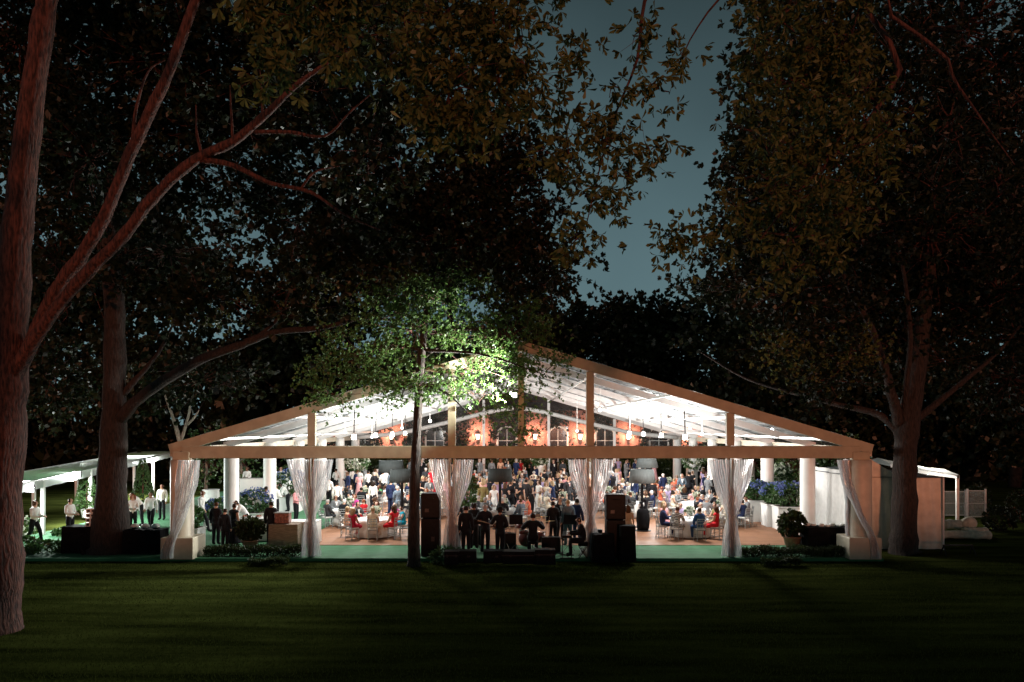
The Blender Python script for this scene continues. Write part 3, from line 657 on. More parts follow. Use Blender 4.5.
mts = MB(); limb_into(mts, [(0, 0, 0, .55), (0, .1, 4, .44), (-.2, .2, 8, .38), (-.3, .3, 13, .25), (-.4, .2, 18, .1)], 12); mts.build('trunk', M['bark'], t, True)
reach(t, b, (-.2, .3, 10.0), [(945, -40, 13), (900, 70, 13), (860, 130, 13), (800, 190, 13), (760, 240, 13)], .07)
reach(t, b, (-.2, .3, 10.3), [(960, -20, 12.5), (948, 60, 12.6), (975, 110, 12.6), (1015, 165, 12.6)], .055)
reach(t, b, (-.2, .3, 11.5), [(1000, -220, 12), (760, -120, 12), (655, -20, 12), (637, 60, 12), (610, 130, 12), (585, 230, 12)], .06)
reach(t, b, (-.2, .3, 11.0), [(1000, -160, 12.4), (860, -90, 12.6), (740, -20, 12.6), (690, 40, 12.6), (680, 80, 12.6)], .045)
bl = [B(640, 30, 12, 14, 26), B(612, 85, 12, 20, 28), B(560, 105, 12, 20, 36), B(580, 60, 12, 12, 14), B(660, 90, 12, 22, 18), B(600, 140, 12, 40, 32), B(650, 150, 12, 20, 14), B(570, 160, 12, 26, 26), B(598, 195, 12, 34, 24), B(580, 235, 12, 26, 26), B(545, 150, 12, 18, 20), B(630, 175, 12, 24, 20), B(680, 60, 12.2, 18, 10)]
crown(locb(bl, b), .145, .025, M['leaf_fg'], 44, 10, 7, t, 23, sig=.15, twig_mat=M['bark'], down=.4, flat=1.0, tip=True)
bl = [B(780, 20, 13, 54, 40), B(790, 80, 13, 60, 50), B(770, 70, 12.6, 28, 40), B(830, 150, 13, 60, 55), B(795, 160, 13, 56, 45), B(765, 195, 13, 46, 28), B(790, 235, 13, 60, 36), B(860, 90, 13, 50, 50), B(700, 238, 13, 40, 16), B(665, 232, 13, 16, 10), B(850, 40, 13, 60, 40), B(845, 215, 13, 44, 44), B(810, 262, 13, 36, 24)]
crown(locb(bl, b), .145, .025, M['leaf_fg'], 120, 15, 7, t, 24, sig=.21, twig_mat=M['bark'], down=.45, flat=1.0, tip=True, name='inner_crown')
bl = [B(935, 190, 13, 32, 50), B(950, 120, 14, 50, 50), B(1000, 60, 14, 60, 60), B(920, 30, 14, 60, 40), B(1005, 190, 14, 40, 50)]
crown(locb(bl, b), .125, .024, M['leaf_dark'], 80, 14, 7, t, 25, sig=.25, twig_mat=M['bark'], down=.45, flat=1.0, name='outer_crown')

# dark trees behind the tent, each its own
def far_tree(px, d, h, wpx, label, seed, conifer=False, mt='leaf_dark'):
    base = Vector((X(px, d), d, -.14)); s = FPX/d; r = wpx/s/2
    t = tree('evergreen_tree' if conifer else 'distant_tree', label, base, 'dark trees behind the tent')
    m = MB(); limb_into(m, [(0, 0, 0, .5), (.2, 0, h*.3, .42), (0, .1, h*.6, .28), (.1, 0, h*.92, .06)], 8); m.build('trunk', M['bark_far'], t, True)
    rr = random.Random(seed); bl = []
    if conifer:
        for k in range(16):
            f = k/15; z = h*(.12+.86*f); rad = r*(1-f*.93)
            bl.append((rr.uniform(-.2, .2)*rad, rr.uniform(-.2, .2)*rad, z, rad*rr.uniform(.7, 1.1), rad*rr.uniform(.7, 1.1), h*.05))
    else:
        for k in range(12):
            a = rr.uniform(0, 6.28); q = r*.75*rr.random()**.5; z = h*rr.uniform(.30, .88); sh = 1-.5*abs(z/h-.55)
            bl.append((q*math.cos(a), q*math.sin(a), z, r*.55*sh, r*.55*sh, h*.13))
        bl.append((0, 0, h*.93, r*.35, r*.35, h*.09)); bl.append((0, 0, h*.2, r*.8, r*.8, h*.14))
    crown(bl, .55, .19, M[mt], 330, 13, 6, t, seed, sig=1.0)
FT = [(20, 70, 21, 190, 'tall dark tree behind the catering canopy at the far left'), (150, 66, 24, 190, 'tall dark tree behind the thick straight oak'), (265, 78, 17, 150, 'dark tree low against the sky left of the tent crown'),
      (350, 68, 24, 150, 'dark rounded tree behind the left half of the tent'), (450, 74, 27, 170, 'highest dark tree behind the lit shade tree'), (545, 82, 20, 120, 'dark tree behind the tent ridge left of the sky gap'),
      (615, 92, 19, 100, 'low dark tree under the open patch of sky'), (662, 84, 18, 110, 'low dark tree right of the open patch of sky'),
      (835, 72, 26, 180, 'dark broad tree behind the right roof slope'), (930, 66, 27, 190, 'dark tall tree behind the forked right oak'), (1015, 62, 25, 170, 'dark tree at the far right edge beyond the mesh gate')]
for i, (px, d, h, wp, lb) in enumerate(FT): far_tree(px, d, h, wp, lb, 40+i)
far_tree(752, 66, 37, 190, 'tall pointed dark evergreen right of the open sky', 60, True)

# thin pale multi-stem tree left of the tent roof
b = Vector((X(183, 47), 47, -.14)); d = 47
t = tree('slim_tree', 'slim pale forked tree beside the left roof slope of the tent', b)
trunk(t, b, [[(180, 520, d, .2), (180, 450, d, .16), (179, 438, d, .14), (172, 415, d, .09), (164, 393, d, .05)], [(181, 440, d, .11), (186, 425, d, .09), (190, 405, d, .07), (184, 392, d, .05), (195, 375, d, .03)], [(187, 425, d, .08), (194, 418, d, .07), (199, 410, d, .04)]], M['bark_pale'])
crown(locb([B(190, 365, d, 30, 18), B(165, 378, d, 22, 14)], b), .2, .07, M['leaf_dark'], 16, 10, 5, t, 71, sig=.5)

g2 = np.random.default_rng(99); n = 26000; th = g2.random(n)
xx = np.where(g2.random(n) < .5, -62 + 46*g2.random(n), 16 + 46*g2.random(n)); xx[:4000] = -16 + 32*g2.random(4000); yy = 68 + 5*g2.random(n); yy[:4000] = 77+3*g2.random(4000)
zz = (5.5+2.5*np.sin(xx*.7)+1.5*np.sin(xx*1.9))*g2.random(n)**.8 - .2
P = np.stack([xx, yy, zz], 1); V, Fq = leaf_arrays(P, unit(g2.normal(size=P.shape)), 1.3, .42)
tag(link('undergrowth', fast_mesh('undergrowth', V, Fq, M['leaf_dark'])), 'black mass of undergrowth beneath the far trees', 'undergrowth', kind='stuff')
# ---------------------------------------------------------------- people
def J_base():
    return dict(pelvis=(0, 0, .95), waist=(0, .005, 1.09), chest=(0, 0, 1.27), uchest=(0, .005, 1.40), neck=(0, .0, 1.49), hb=(0, -.015, 1.56), hm=(0, -.02, 1.645), ht=(0, -.005, 1.715),
        shL=(.165, .01, 1.405), shR=(-.165, .01, 1.405), elL=(.215, .03, 1.13), elR=(-.215, .03, 1.13), wrL=(.225, -.06, .90), wrR=(-.225, -.06, .90),
        hpL=(.085, 0, .90), hpR=(-.085, 0, .90), knL=(.095, -.02, .50), knR=(-.095, -.02, .50), anL=(.10, .03, .085), anR=(-.10, .03, .085), toL=(.115, -.13, .035), toR=(-.115, -.13, .035))
RAD = dict(pelvis=.135, waist=.118, chest=.135, uchest=.105, neck=.055, hb=.07, hm=.088, ht=.066, sh=.068, el=.046, wr=.031, hp=.098, kn=.062, an=.044, to=.036)
SEG = [('pelvis', 'waist', 'torso'), ('waist', 'chest', 'torso'), ('chest', 'uchest', 'torso'), ('uchest', 'neck', 'neck'), ('neck', 'hb', 'neck'), ('hb', 'hm', 'head'), ('hm', 'ht', 'head')]
for s in 'LR':
    SEG += [('uchest', 'sh'+s, 'torso'), ('sh'+s, 'el'+s, 'arm'), ('el'+s, 'wr'+s, 'arm'), ('pelvis', 'hp'+s, 'hip'), ('hp'+s, 'kn'+s, 'leg'), ('kn'+s, 'an'+s, 'leg'), ('an'+s, 'to'+s, 'foot')]
def radius(k): return RAD.get(k, RAD.get(k[:2]))
def shift_up(j, names, dv):
    for n in names: j[n] = tuple(np.array(j[n]) + np.array(dv))
UP = ['waist', 'chest', 'uchest', 'neck', 'hb', 'hm', 'ht', 'shL', 'shR', 'elL', 'elR', 'wrL', 'wrR']
def lean(j, deg, names=UP):
    a = R(deg); p = np.array(j['pelvis'])
    for n in names:
        q = np.array(j[n]) - p; j[n] = (q[0]+p[0], q[1]*math.cos(a)-q[2]*math.sin(a)+p[1], q[1]*math.sin(a)+q[2]*math.cos(a)+p[2])
def pose(kind):
    j = J_base()
    if kind == 'hold':      # both forearms forward
        j.update(elL=(.22, -.02, 1.13), elR=(-.22, -.02, 1.13), wrL=(.12, -.24, 1.10), wrR=(-.12, -.24, 1.10))
    if kind == 'drink':
        j.update(elR=(-.23, -.04, 1.14), wrR=(-.13, -.22, 1.25))
    if kind in ('walk', 'carry'):
        j.update(knL=(.09, -.20, .53), anL=(.10, -.27, .10), toL=(.11, -.42, .06), knR=(-.09, .06, .49), anR=(-.10, .33, .16), toR=(-.11, .25, .04))
        j.update(elL=(.22, .13, 1.15), wrL=(.22, .06, .93), elR=(-.22, -.06, 1.14), wrR=(-.20, -.22, 1.0))
        lean(j, 5)
        if kind == 'carry': j.update(elL=(.21, -.08, 1.12), elR=(-.21, -.08, 1.12), wrL=(.15, -.33, 1.10), wrR=(-.15, -.33, 1.10))
    if kind in ('sit', 'sit_eat', 'drum', 'keys'):
        shift_up(j, ['pelvis']+UP, (0, 0, -.40))
        j.update(hpL=(.09, -.03, .53), hpR=(-.09, -.03, .53), knL=(.115, -.43, .52), knR=(-.115, -.43, .52), anL=(.115, -.41, .085), anR=(-.115, -.41, .085), toL=(.13, -.56, .035), toR=(-.13, -.56, .035))
        j.update(elL=(.22, -.06, .75), elR=(-.22, -.06, .75), wrL=(.10, -.28, .66), wrR=(-.10, -.28, .66))
        if kind == 'sit_eat': j.update(elL=(.23, -.16, .77), elR=(-.23, -.16, .77), wrL=(.13, -.38, .80), wrR=(-.13, -.36, .84)); lean(j, 5, ['chest', 'uchest', 'neck', 'hb', 'hm', 'ht', 'shL', 'shR'])
        if kind == 'drum': j.update(elL=(.34, -.10, .82), elR=(-.34, -.10, .82), wrL=(.30, -.35, .88), wrR=(-.28, -.34, .96))
        if kind == 'keys': j.update(elL=(.24, -.16, .80), elR=(-.24, -.16, .80), wrL=(.22, -.42, .78), wrR=(-.20, -.42, .78)); lean(j, 10, ['chest', 'uchest', 'neck', 'hb', 'hm', 'ht', 'shL', 'shR'])
    if kind == 'guitar':
        j.update(elL=(.30, -.02, 1.18), wrL=(.42, -.24, 1.20), elR=(-.26, .02, 1.12), wrR=(-.06, -.24, 1.05))
    if kind == 'bend':
        lean(j, 38); j.update(wrL=(.16, -.62, .90), wrR=(-.16, -.62, .90), elL=(.22, -.40, 1.0), elR=(-.22, -.40, 1.0))
    return j
POSES = {}
def finger_tubes(mb, w, el, side, j):
    w = np.array(w); f = w - np.array(el); f /= np.linalg.norm(f)
    lat = np.cross(f, (0, 0, 1.0)); lat = lat/np.linalg.norm(lat) if np.linalg.norm(lat) > .2 else np.array((0, -1.0, 0))
    dn = np.cross(lat, f)
    if abs(f[2]) > .8: lat = np.array((0, -1.0, 0)); dn = np.cross(lat, f)
    if dn[2] > 0 and abs(f[2]) < .8: dn = -dn
    palm = w + f*.075
    for k, (o, L) in enumerate(((-.030, .062), (-.010, .075), (.010, .080), (.030, .070))):
        b = palm + lat*o
        mb.tube([b - f*.02, b + f*L*.5 + dn*.004, b + f*L*.85 + dn*.022, b + f*L + dn*.04], [.0095, .009, .008, .006], n=5)
    b = w + f*.03 + lat*.028
    mb.tube([b, b + lat*.03 + f*.025, b + lat*.035 + f*.055 + dn*.01], [.012, .011, .008], n=5)
def build_pose(kind):
    j = pose(kind); names = list(j); idx = {n: i for i, n in enumerate(names)}
    V = [j[n] for n in names]; E = [(idx[a], idx[b]) for a, b, _ in SEG]; rad = [radius(n) for n in names]
    for s in 'LR':   # palms
        w = np.array(j['wr'+s]); f = w-np.array(j['el'+s]); f /= np.linalg.norm(f)
        V.append(tuple(w+f*.045)); V.append(tuple(w+f*.085)); E += [(idx['wr'+s], len(V)-2), (len(V)-2, len(V)-1)]; rad += [.036, .030]
    me = bpy.data.meshes.new('skeleton'); me.from_pydata(V, E, []); o = bpy.data.objects.new('skeleton', me); C.objects.link(o)
    md = o.modifiers.new('Skin', 'SKIN'); md.use_smooth_shade = True; md.branch_smoothing = .3
    sv = me.skin_vertices[0].data
    for i, r in enumerate(rad): sv[i].radius = (r, r); sv[i].use_root = (i == idx['pelvis'])
    ss = o.modifiers.new('Sub', 'SUBSURF'); ss.levels = 1; ss.render_levels = 1
    dg = bpy.context.evaluated_depsgraph_get(); em = o.evaluated_get(dg).to_mesh()
    BV = np.array([v.co for v in em.vertices]); BN = np.array([v.normal for v in em.vertices]); BF = [tuple(p.vertices) for p in em.polygons]
    o.evaluated_get(dg).to_mesh_clear(); bpy.data.objects.remove(o); bpy.data.meshes.remove(me)
    # chest is wider than deep
    cent = np.array([BV[list(f)].mean(axis=0) for f in BF])
    dist = np.full(len(cent), 9e9); reg = np.empty(len(cent), object)
    segs = [(j[a], j[b], t, (radius(a)+radius(b))/2) for a, b, t in SEG]
    for s in 'LR':
        w = np.array(j['wr'+s]); f = w-np.array(j['el'+s]); f /= np.linalg.norm(f); segs.append((tuple(w+f*.03), tuple(w+f*.11), 'hand', .03))
    for a, b, t, r in segs:
        a, b = np.array(a), np.array(b); ab = b-a; tt = np.clip(((cent-a)@ab)/(ab@ab), 0, 1); dd = np.linalg.norm(cent-(a+tt[:, None]*ab), axis=1) - r
        m_ = dd < dist; dist[m_] = dd[m_]; reg[m_] = t
    mb = MB(); mb.add(BV, BF)
    hm = np.array(j['hm'])
    mb.mi = 0
    mb.tube([hm+(0, -.078, .02), hm+(0, -.105, -.012), hm+(0, -.088, -.028)], [.009, .016, .012], n=5)   # nose
    for s in (-1, 1): mb.ball(hm+(s*.088, .012, -.005), (.010, .020, .032), 6, 5)                         # ears
    for s in 'LR': finger_tubes(mb, j['wr'+s], j['el'+s], s, j)
    mb.mi = 1
    for s in (-1, 1): mb.ball(hm+(s*.034, -.080, .014), (.014, .009, .009), 6, 5)
    mb.mi = 2; mb.ball(hm+(0, -.074, -.052), (.026, .012, .007), 8, 5)
    P = dict(j=j, body=mb.mesh('body_'+kind, [M['skin'], M['eye'], M['lip']], True))
    def garment(name, regs, t, cut=None, m='cloth', extra=None):
        fs = [f for f, r, c in zip(BF, reg, cent) if r in regs and (cut is None or cut(c))]
        used = sorted({i for f in fs for i in f}); mp = {k: n for n, k in enumerate(used)}
        g_ = MB(); g_.add([BV[k]+BN[k]*t for k in used], [tuple(mp[i] for i in f) for f in fs])
        if extra: extra(g_)
        P[name] = g_.mesh(name+'_'+kind, M[m], True)
    seated = kind in ('sit', 'sit_eat', 'drum', 'keys')
    pz = j['pelvis'][2]
    def hem(g_):
        if not seated: g_.lathe([(.150, pz+.06), (.165, pz-.08), (.172, pz-.17)], (0, 0, 0), 14)
    garment('jacket', ('torso', 'arm', 'hip'), .024, extra=hem)
    garment('shirt', ('torso', 'arm'), .016)
    garment('trousers', ('hip', 'leg'), .016, cut=None)
    garment('shoes', ('foot',), .012)
    def skirt(g_):
        if seated:
            g_.tube([(0, .03, pz+.13), (0, 0, pz+.02), (0, -.25, .54), (0, -.43, .50), (0, -.50, .36), (0, -.47, .14)], [(.145, .13), (.19, .15), (.20, .115), (.21, .10), (.22, .10), (.24, .13)], n=14)
        else:
            g_.lathe([(.30, .12), (.29, .16), (.24, .5), (.19, .8), (.165, .97), (.138, 1.10)], (0, .01, 0), 20, [.09, .09, .06, .03, 0, 0], 8)
    garment('dress', ('torso',), .015, extra=skirt)
    garment('dress_striped', ('torso', 'arm'), .02, m='zebra', extra=skirt)
    def long_hair(g_):
        g_.tube([hm+(0, .02, .085), hm+(0, .085, .04), hm+(0, .10, -.06), hm+(0, .095, -.17), hm+(0, .07, -.26)], [(.05, .05), (.095, .04), (.105, .04), (.10, .035), (.06, .02)], n=10)
        for s in (-1, 1): g_.tube([hm+(s*.06, 0, .07), hm+(s*.098, -.005, .0), hm+(s*.10, .02, -.10), hm+(s*.09, .05, -.19)], [.03, .032, .03, .012], n=6)
    hc = lambda c: (c[1]-hm[1] > -.035 and c[2] > hm[2]-.07) or c[2] > hm[2]+.052
    garment('hair_short', ('head', 'neck'), .014, cut=hc, m='hair')
    garment('hair_long', ('head',), .020, cut=hc, m='hair', extra=long_hair)
    def curls(g_):
        rr = random.Random(4)
        for k in range(34):
            a = rr.uniform(-.3, math.pi+.3); z = rr.uniform(-.09, .10); q = .085*math.sqrt(max(.15, 1-(z/.12)**2*.7))
            g_.ball(hm+(q*math.cos(a), .015+q*math.sin(a), z), .036, 6, 4)
    garment('hair_curly', ('head',), .016, cut=hc, m='hair', extra=curls)
    def cap(g_):
        g_.lathe([(.105, .03), (.108, .07), (.09, .11), (.04, .13), (.001, .132)], hm, 14); g_.lathe([(.10, .03), (.155, .025), (.155, .035), (.10, .045)], hm, 14)
    c_ = MB(); cap(c_); P['cap'] = c_.mesh('cap_'+kind, M['cloth'], True)
    u = np.array(j['uchest']); ch = np.array(j['chest'])
    sf = MB()
    def fr(x, z, dy=0): 
        t = (z - ch[2])/(u[2]-ch[2]); yc = ch[1]+(u[1]-ch[1])*t
        rr_ = .135 + (.105-.135)*max(0, t); return (x, yc - rr_ - .036 + dy, z)
    sf.add([fr(-.06, u[2]+.03), fr(.06, u[2]+.03), fr(.02, ch[2]-.03), fr(-.02, ch[2]-.03)], [(0, 1, 2, 3)]); P['shirt_front'] = sf.mesh('shirt_front_'+kind, M['cloth'])
    tie = MB(); tie.box(fr(0, (u[2]+ch[2])/2, -.006), (.03, .006, u[2]-ch[2]+.04)); P['tie'] = tie.mesh('tie_'+kind, M['cloth'])
    POSES[kind] = P; return P
SKINS = [(.55, .34, .25), (.60, .38, .28), (.50, .30, .21), (.62, .42, .33), (.22, .12, .08), (.38, .22, .15)]
HC = dict(dark=(.02, .014, .01), brown=(.07, .035, .018), blond=(.36, .26, .15), grey=(.38, .37, .36), white=(.65, .63, .60), red=(.20, .06, .025), black=(.008, .007, .007))
COL = dict(black=(.014, .014, .017), charcoal=(.045, .047, .052), navy=(.018, .028, .075), blue=(.045, .10, .24), grey=(.20, .21, .22), slate=(.11, .15, .19), white=(.80, .79, .76), cream=(.72, .62, .48),
    red=(.55, .02, .03), crimson=(.42, .02, .05), teal=(.01, .26, .38), magenta=(.48, .05, .24), pink=(.72, .34, .36), peach=(.72, .42, .28), olive=(.20, .17, .07), gold=(.38, .27, .12), lilac=(.42, .33, .52), green=(.05, .22, .09), silver=(.45, .45, .47), coral=(.66, .16, .09), purple=(.13, .07, .22), tan=(.45, .33, .22), orange=(.62, .24, .05), mint=(.45, .62, .50))
def person(kind, loc, rz, outfit, top, bottom=None, hair='brown', style='short', skin=0, label=None, group=None, scale=1.0, cap=None, tie=None):
    P = POSES.get(kind) or build_pose(kind)
    o = link('person', P['body'], None, SKINS[skin]); o.location = loc; o.rotation_euler = (0, 0, rz); o.scale = (scale,)*3
    ct = COL[top]; cb = COL[bottom or 'black']
    if outfit == 'suit':
        link('jacket', P['jacket'], o, ct); link('trousers', P['trousers'], o, cb if bottom else ct); link('shirt_front', P['shirt_front'], o, COL['white'])
        if tie: link('tie', P['tie'], o, COL[tie])
    elif outfit == 'shirt':
        link('shirt', P['shirt'], o, ct); link('trousers', P['trousers'], o, cb)
        if tie: link('tie', P['tie'], o, COL[tie])
    else: link('dress', P['dress_striped' if outfit == 'striped' else 'dress'], o, ct)
    link('shoes', P['shoes'], o, (.012, .011, .011))
    if style: link('hair', P['hair_'+style], o, HC[hair])
    if cap: link('cap', P['cap'], o, COL[cap])
    tag(o, label, 'person', group); return o

# ---------------------------------------------------------------- chairs and tables
def chair_parts():
    seat = MB(); seat.box((0, 0, .445), (.40, .40, .03), bev=.01)
    cush = MB(); cush.box((0, 0, .485), (.38, .38, .045), bev=.018)
    legs = []
    for x, y in ((-.18, -.17), (.18, -.17), (-.17, .18), (.17, .18)):
        l = MB(); l.tube([(x*1.05, y*1.08, 0), (x, y, .44)], [.014, .017], n=6); legs.append(l)
    st = MB()
    for a, b_ in (((-.18, -.17), (.18, -.17)), ((-.17, .18), (.17, .18)), ((-.18, -.17), (-.17, .18)), ((.18, -.17), (.17, .18))):
        for z in (.16, .24): st.tube([(a[0], a[1], z), (b_[0], b_[1], z)], .009, n=5)
    back = MB()
    for x in (-.18, .18): back.tube([(x*.95, .18, .44), (x, .19, .62), (x, .245, .92)], [.016, .016, .014], n=6)
    for z in (.56, .70, .80, .90):
        y = .185 + max(0, (z-.62))*.19; back.tube([(-.18, y, z), (.18, y, z)], .014, n=5)
    for x in (-.11, -.04, .04, .11): back.tube([(x, .185, .56), (x, .20, .70)], .008, n=5); back.tube([(x, .22, .80), (x, .24, .90)], .008, n=5)
    return seat, cush, legs, st, back
def chair_proto():
    t = empty('banquet_chair', (0, 0, 0)); s, c, l, st, b = chair_parts()
    s.build('seat', M['silver'], t); c.build('cushion', M['linen'], t); b.build('backrest', M['silver'], t); st.build('stretcher', M['silver'], t)
    for q in l: q.build('leg', M['silver'], t)
    return t
CH0 = chair_proto(); ch_used = [False]
def far_chair_mesh():
    s, c, l, st, b = chair_parts(); m = MB()
    for q in (s, b, st, *l): m.add(q.v, q.f)
    m.mi = 1; m.add(c.v, c.f); return m.mesh('banquet_chair', [M['silver'], M['linen']])
CHF = far_chair_mesh()
def chair(loc, rz, label, detail=True):
    if detail:
        o = CH0 if not ch_used[0] else copy_tree(CH0); ch_used[0] = True
    else: o = link('banquet_chair', CHF)
    o.location = loc; o.rotation_euler = (0, 0, rz); return tag(o, label, 'chair', 'silver chairs around the dinner tables')
def cloth_mesh(r=.78, h=.76, hem=.06):
    m = MB(); n = 64; prof = [(.001, h), (r*.5, h), (r*.97, h), (r, h-.012), (r*1.01, h-.10), (r*1.05, h*.5), (r*1.10, hem)]
    m.lathe(prof[::-1], (0, 0, 0), n, [.05, .03, .008, 0, 0, 0, 0], 12); return m.mesh('tablecloth', M['linen'], True)
CLOTH = cloth_mesh()
tb = MB(); tb.lathe([(.76, .70), (.76, .74)], (0, 0, 0), 32); TOP = tb.mesh('tabletop', M['plank'])
tl = MB(); tl.tube([(0, 0, 0), (0, 0, .70)], .02, n=6); TLEG = tl.mesh('leg', M['iron'])
rr = random.Random(5)
vs = MB(); vs.lathe([(.07, 0), (.075, .02), (.05, .12), (.065, .22)], (0, 0, 0), 12); VASE = vs.mesh('vase', M['glass'])
def bouquet_mesh(name, r, z, n, matl, seed, L=.07, Wd=.03):
    g2 = np.random.default_rng(seed); c = unit(g2.normal(size=(n, 3)))*(g2.random((n, 1))**.4)*np.array([r, r, r*.8]) + np.array([0, 0, z])
    A = unit(c - np.array([0, 0, z-.1]) + g2.normal(size=(n, 3))*.1); P = np.repeat(c, 6, axis=0); Aa = unit(np.repeat(A, 6, axis=0)+g2.normal(size=(n*6, 3))*.6)
    V, Fq = leaf_arrays(P, Aa, L*g2.uniform(.7, 1.2, len(P)), Wd); return fast_mesh(name, V, Fq, matl)
BOUQ = bouquet_mesh('flowers', .20, .38, 45, M['petal_white'], 3); BLEAF = bouquet_mesh('leaves', .22, .32, 30, M['box_leaf'], 4)
gl = MB(); gl.lathe([(.035, 0), (.006, .008), (.006, .09), (.035, .13), (.032, .20)], (0, 0, 0), 8); GLASS = gl.mesh('wine_glass', M['glass'])
pl = MB(); pl.lathe([(.001, .004), (.08, .004), (.13, .016), (.13, .020)][::-1], (0, 0, 0), 16); PLATE = pl.mesh('dinner_plate', M['white'])
cd = MB(); cd.lathe([(.04, 0), (.045, .10)], (0, 0, 0), 10); CANDLE = cd.mesh('votive_candle', mat('lit_votive_glass', (.8, .6, .4), .3, .1, emit=(1, .6, .3), estr=3.0))

ROWS = [(33.4, [-5.75, 7.45]), (37.2, [-7.6, -.4, 9.8]), (40.6, [-4.6, 2.6, 6.0, 9.4]), (44.0, [-8.2, 5.4, 9.4]), (48.0, [-6.2, 7.6]), (51.8, [10.2])]
ORD = ['first', 'second', 'third', 'fourth', 'fifth', 'sixth', 'seventh']
SEATN = ['right', 'far-right', 'far', 'far-left', 'left', 'near-left', 'near', 'near-right']
men = ['black', 'charcoal', 'navy', 'black', 'grey', 'slate', 'charcoal', 'black']
wom = ['cream', 'pink', 'red', 'black', 'peach', 'white', 'lilac', 'silver', 'coral', 'tan', 'gold', 'green', 'magenta', 'white', 'black', 'cream']
rp_ = random.Random(77)
FRONT = {  # (row, col, seat): outfit, colour, hair, style, label
 (0, 0, 5): ('dress', 'crimson', 'blond', 'long', 'blond guest in a crimson dress seated at the front left table'),
 (0, 0, 6): ('dress', 'cream', 'blond', 'short', 'guest in a pale floral cream dress with her back to the lawn, front left table'),
 (0, 0, 7): ('dress', 'red', 'brown', 'long', 'brown haired guest in a red dress next to the teal dress, front left table'),
 (0, 0, 0): ('dress', 'teal', 'dark', 'short', 'guest in a long bright teal dress at the front left table'),
 (0, 0, 1): ('dress', 'magenta', 'grey', 'short', 'grey haired guest in magenta behind the teal dress'),
 (0, 0, 2): ('dress', 'gold', 'brown', 'long', 'guest in a yellow gold top at the far side of the front left table'),
 (0, 0, 3): ('suit', 'charcoal', 'dark', 'short', 'dark haired man in charcoal at the far side of the front left table'),
 (0, 0, 4): ('dress', 'peach', 'blond', 'long', 'blond guest in peach at the left end of the front left table'),
 (0, 1, 4): ('suit', 'navy', 'blond', 'short', 'fair haired man in a navy jacket left at the front right table'),
 (0, 1, 5): ('striped', 'black', 'brown', 'short', 'woman in a black and white striped jacket at the front right table'),
 (0, 1, 6): ('suit', 'blue', 'brown', 'short', 'man in a bright blue suit with his back to the lawn, front right table'),
 (0, 1, 7): ('dress', 'red', 'brown', 'long', 'woman in a vivid red dress beside the blue suit, front right table'),
 (0, 1, 0): ('dress', 'olive', 'brown', 'short', 'guest in olive gold right of the vivid red dress'),
 (0, 1, 1): ('dress', 'white', 'grey', 'short', 'grey haired guest in white right of the front right table'),
 (0, 1, 2): ('dress', 'lilac', 'grey', 'short', 'grey haired woman in lilac facing the lawn at the front right table'),
 (0, 1, 3): ('dress', 'pink', 'blond', 'long', 'blond woman in pink on the far side of the front right table')}
for ri, (d, xs_) in enumerate(ROWS):
    for ci, x in enumerate(xs_):
        where = f"{ORD[ri]} row's {ORD[ci]} table" if ri else ('front left table', 'front right table')[ci]
        t = empty('banquet_table', (x, d, .012), rp_.uniform(0, 1), f'round dinner table under a white cloth, {where}', 'table', 'round dinner tables in the marquee')
        link('tabletop', TOP, t)
        for a in range(4):
            q = link('leg', TLEG, t); q.location = (.55*math.cos(a*1.571), .55*math.sin(a*1.571), 0)
        o = link('tablecloth', CLOTH); o.location = (x, d, .012); o.rotation_euler = (0, 0, rp_.uniform(0, 1)); tag(o, f'white floor-length cloth on the {where}', 'tablecloth', 'white round tablecloths')
        o = empty('flower_centrepiece', (x, d, .774), rp_.uniform(0, 6), f'white and green flower centrepiece on the {where}', 'flowers', 'table centrepieces')
        link('vase', VASE, o); link('flowers', BOUQ, o); link('leaves', BLEAF, o)
        rot = rp_.uniform(-.15, .15)
        for k in range(8):
            a = k*math.pi/4 + rot; sn = SEATN[k]
            ca, sa = math.cos(a), math.sin(a); th = math.atan2(-ca, sa)
            cr = 1.20; px, py = x + cr*ca, d + cr*sa
            chair((px, py, .012), th, f'silver chair at the {sn} seat of the {where}', ri < 3)
            if ri < 2:
                q = link('dinner_plate', PLATE); q.location = (x+.60*ca, d+.60*sa, .776); tag(q, f'white plate at the {sn} seat of the {where}', 'plate', 'dinner plates')
                q = link('wine_glass', GLASS); q.location = (x+.46*math.cos(a+.25), d+.46*math.sin(a+.25), .774); tag(q, f'stemmed glass at the {sn} seat of the {where}', 'glass', 'stemmed glasses')
            if ri and rp_.random() < .10: continue
            key = (ri, ci, k)
            if key in FRONT:
                of, col, hr, stl, lb = FRONT[key]
            else:
                man = rp_.random() < .48
                of = 'suit' if man else 'dress'; col = rp_.choice(men if man else wom)
                hr = rp_.choice(['grey', 'dark', 'brown', 'white', 'grey', 'brown'] if man else ['blond', 'brown', 'blond', 'dark', 'red', 'grey']); stl = 'short' if man else rp_.choice(['long', 'long', 'short', 'curly'])
                lb = f"{hr} haired guest in {col} {'suit' if man else 'dress'}, {sn} seat of the {where}"
            sc_ = rp_.uniform(.94, 1.04)
            p = person(rp_.choice(['sit', 'sit_eat', 'sit_eat']), (px - .02*ca, py - .02*sa, .035), th + rp_.uniform(-.25, .25), of, col, None, hr, stl, rp_.choice([0, 1, 2, 3, 3, 1, 0, 5]), lb, 'guests seated at the dinner tables', sc_, tie=rp_.choice([None, 'red', 'navy', 'silver', 'black']))
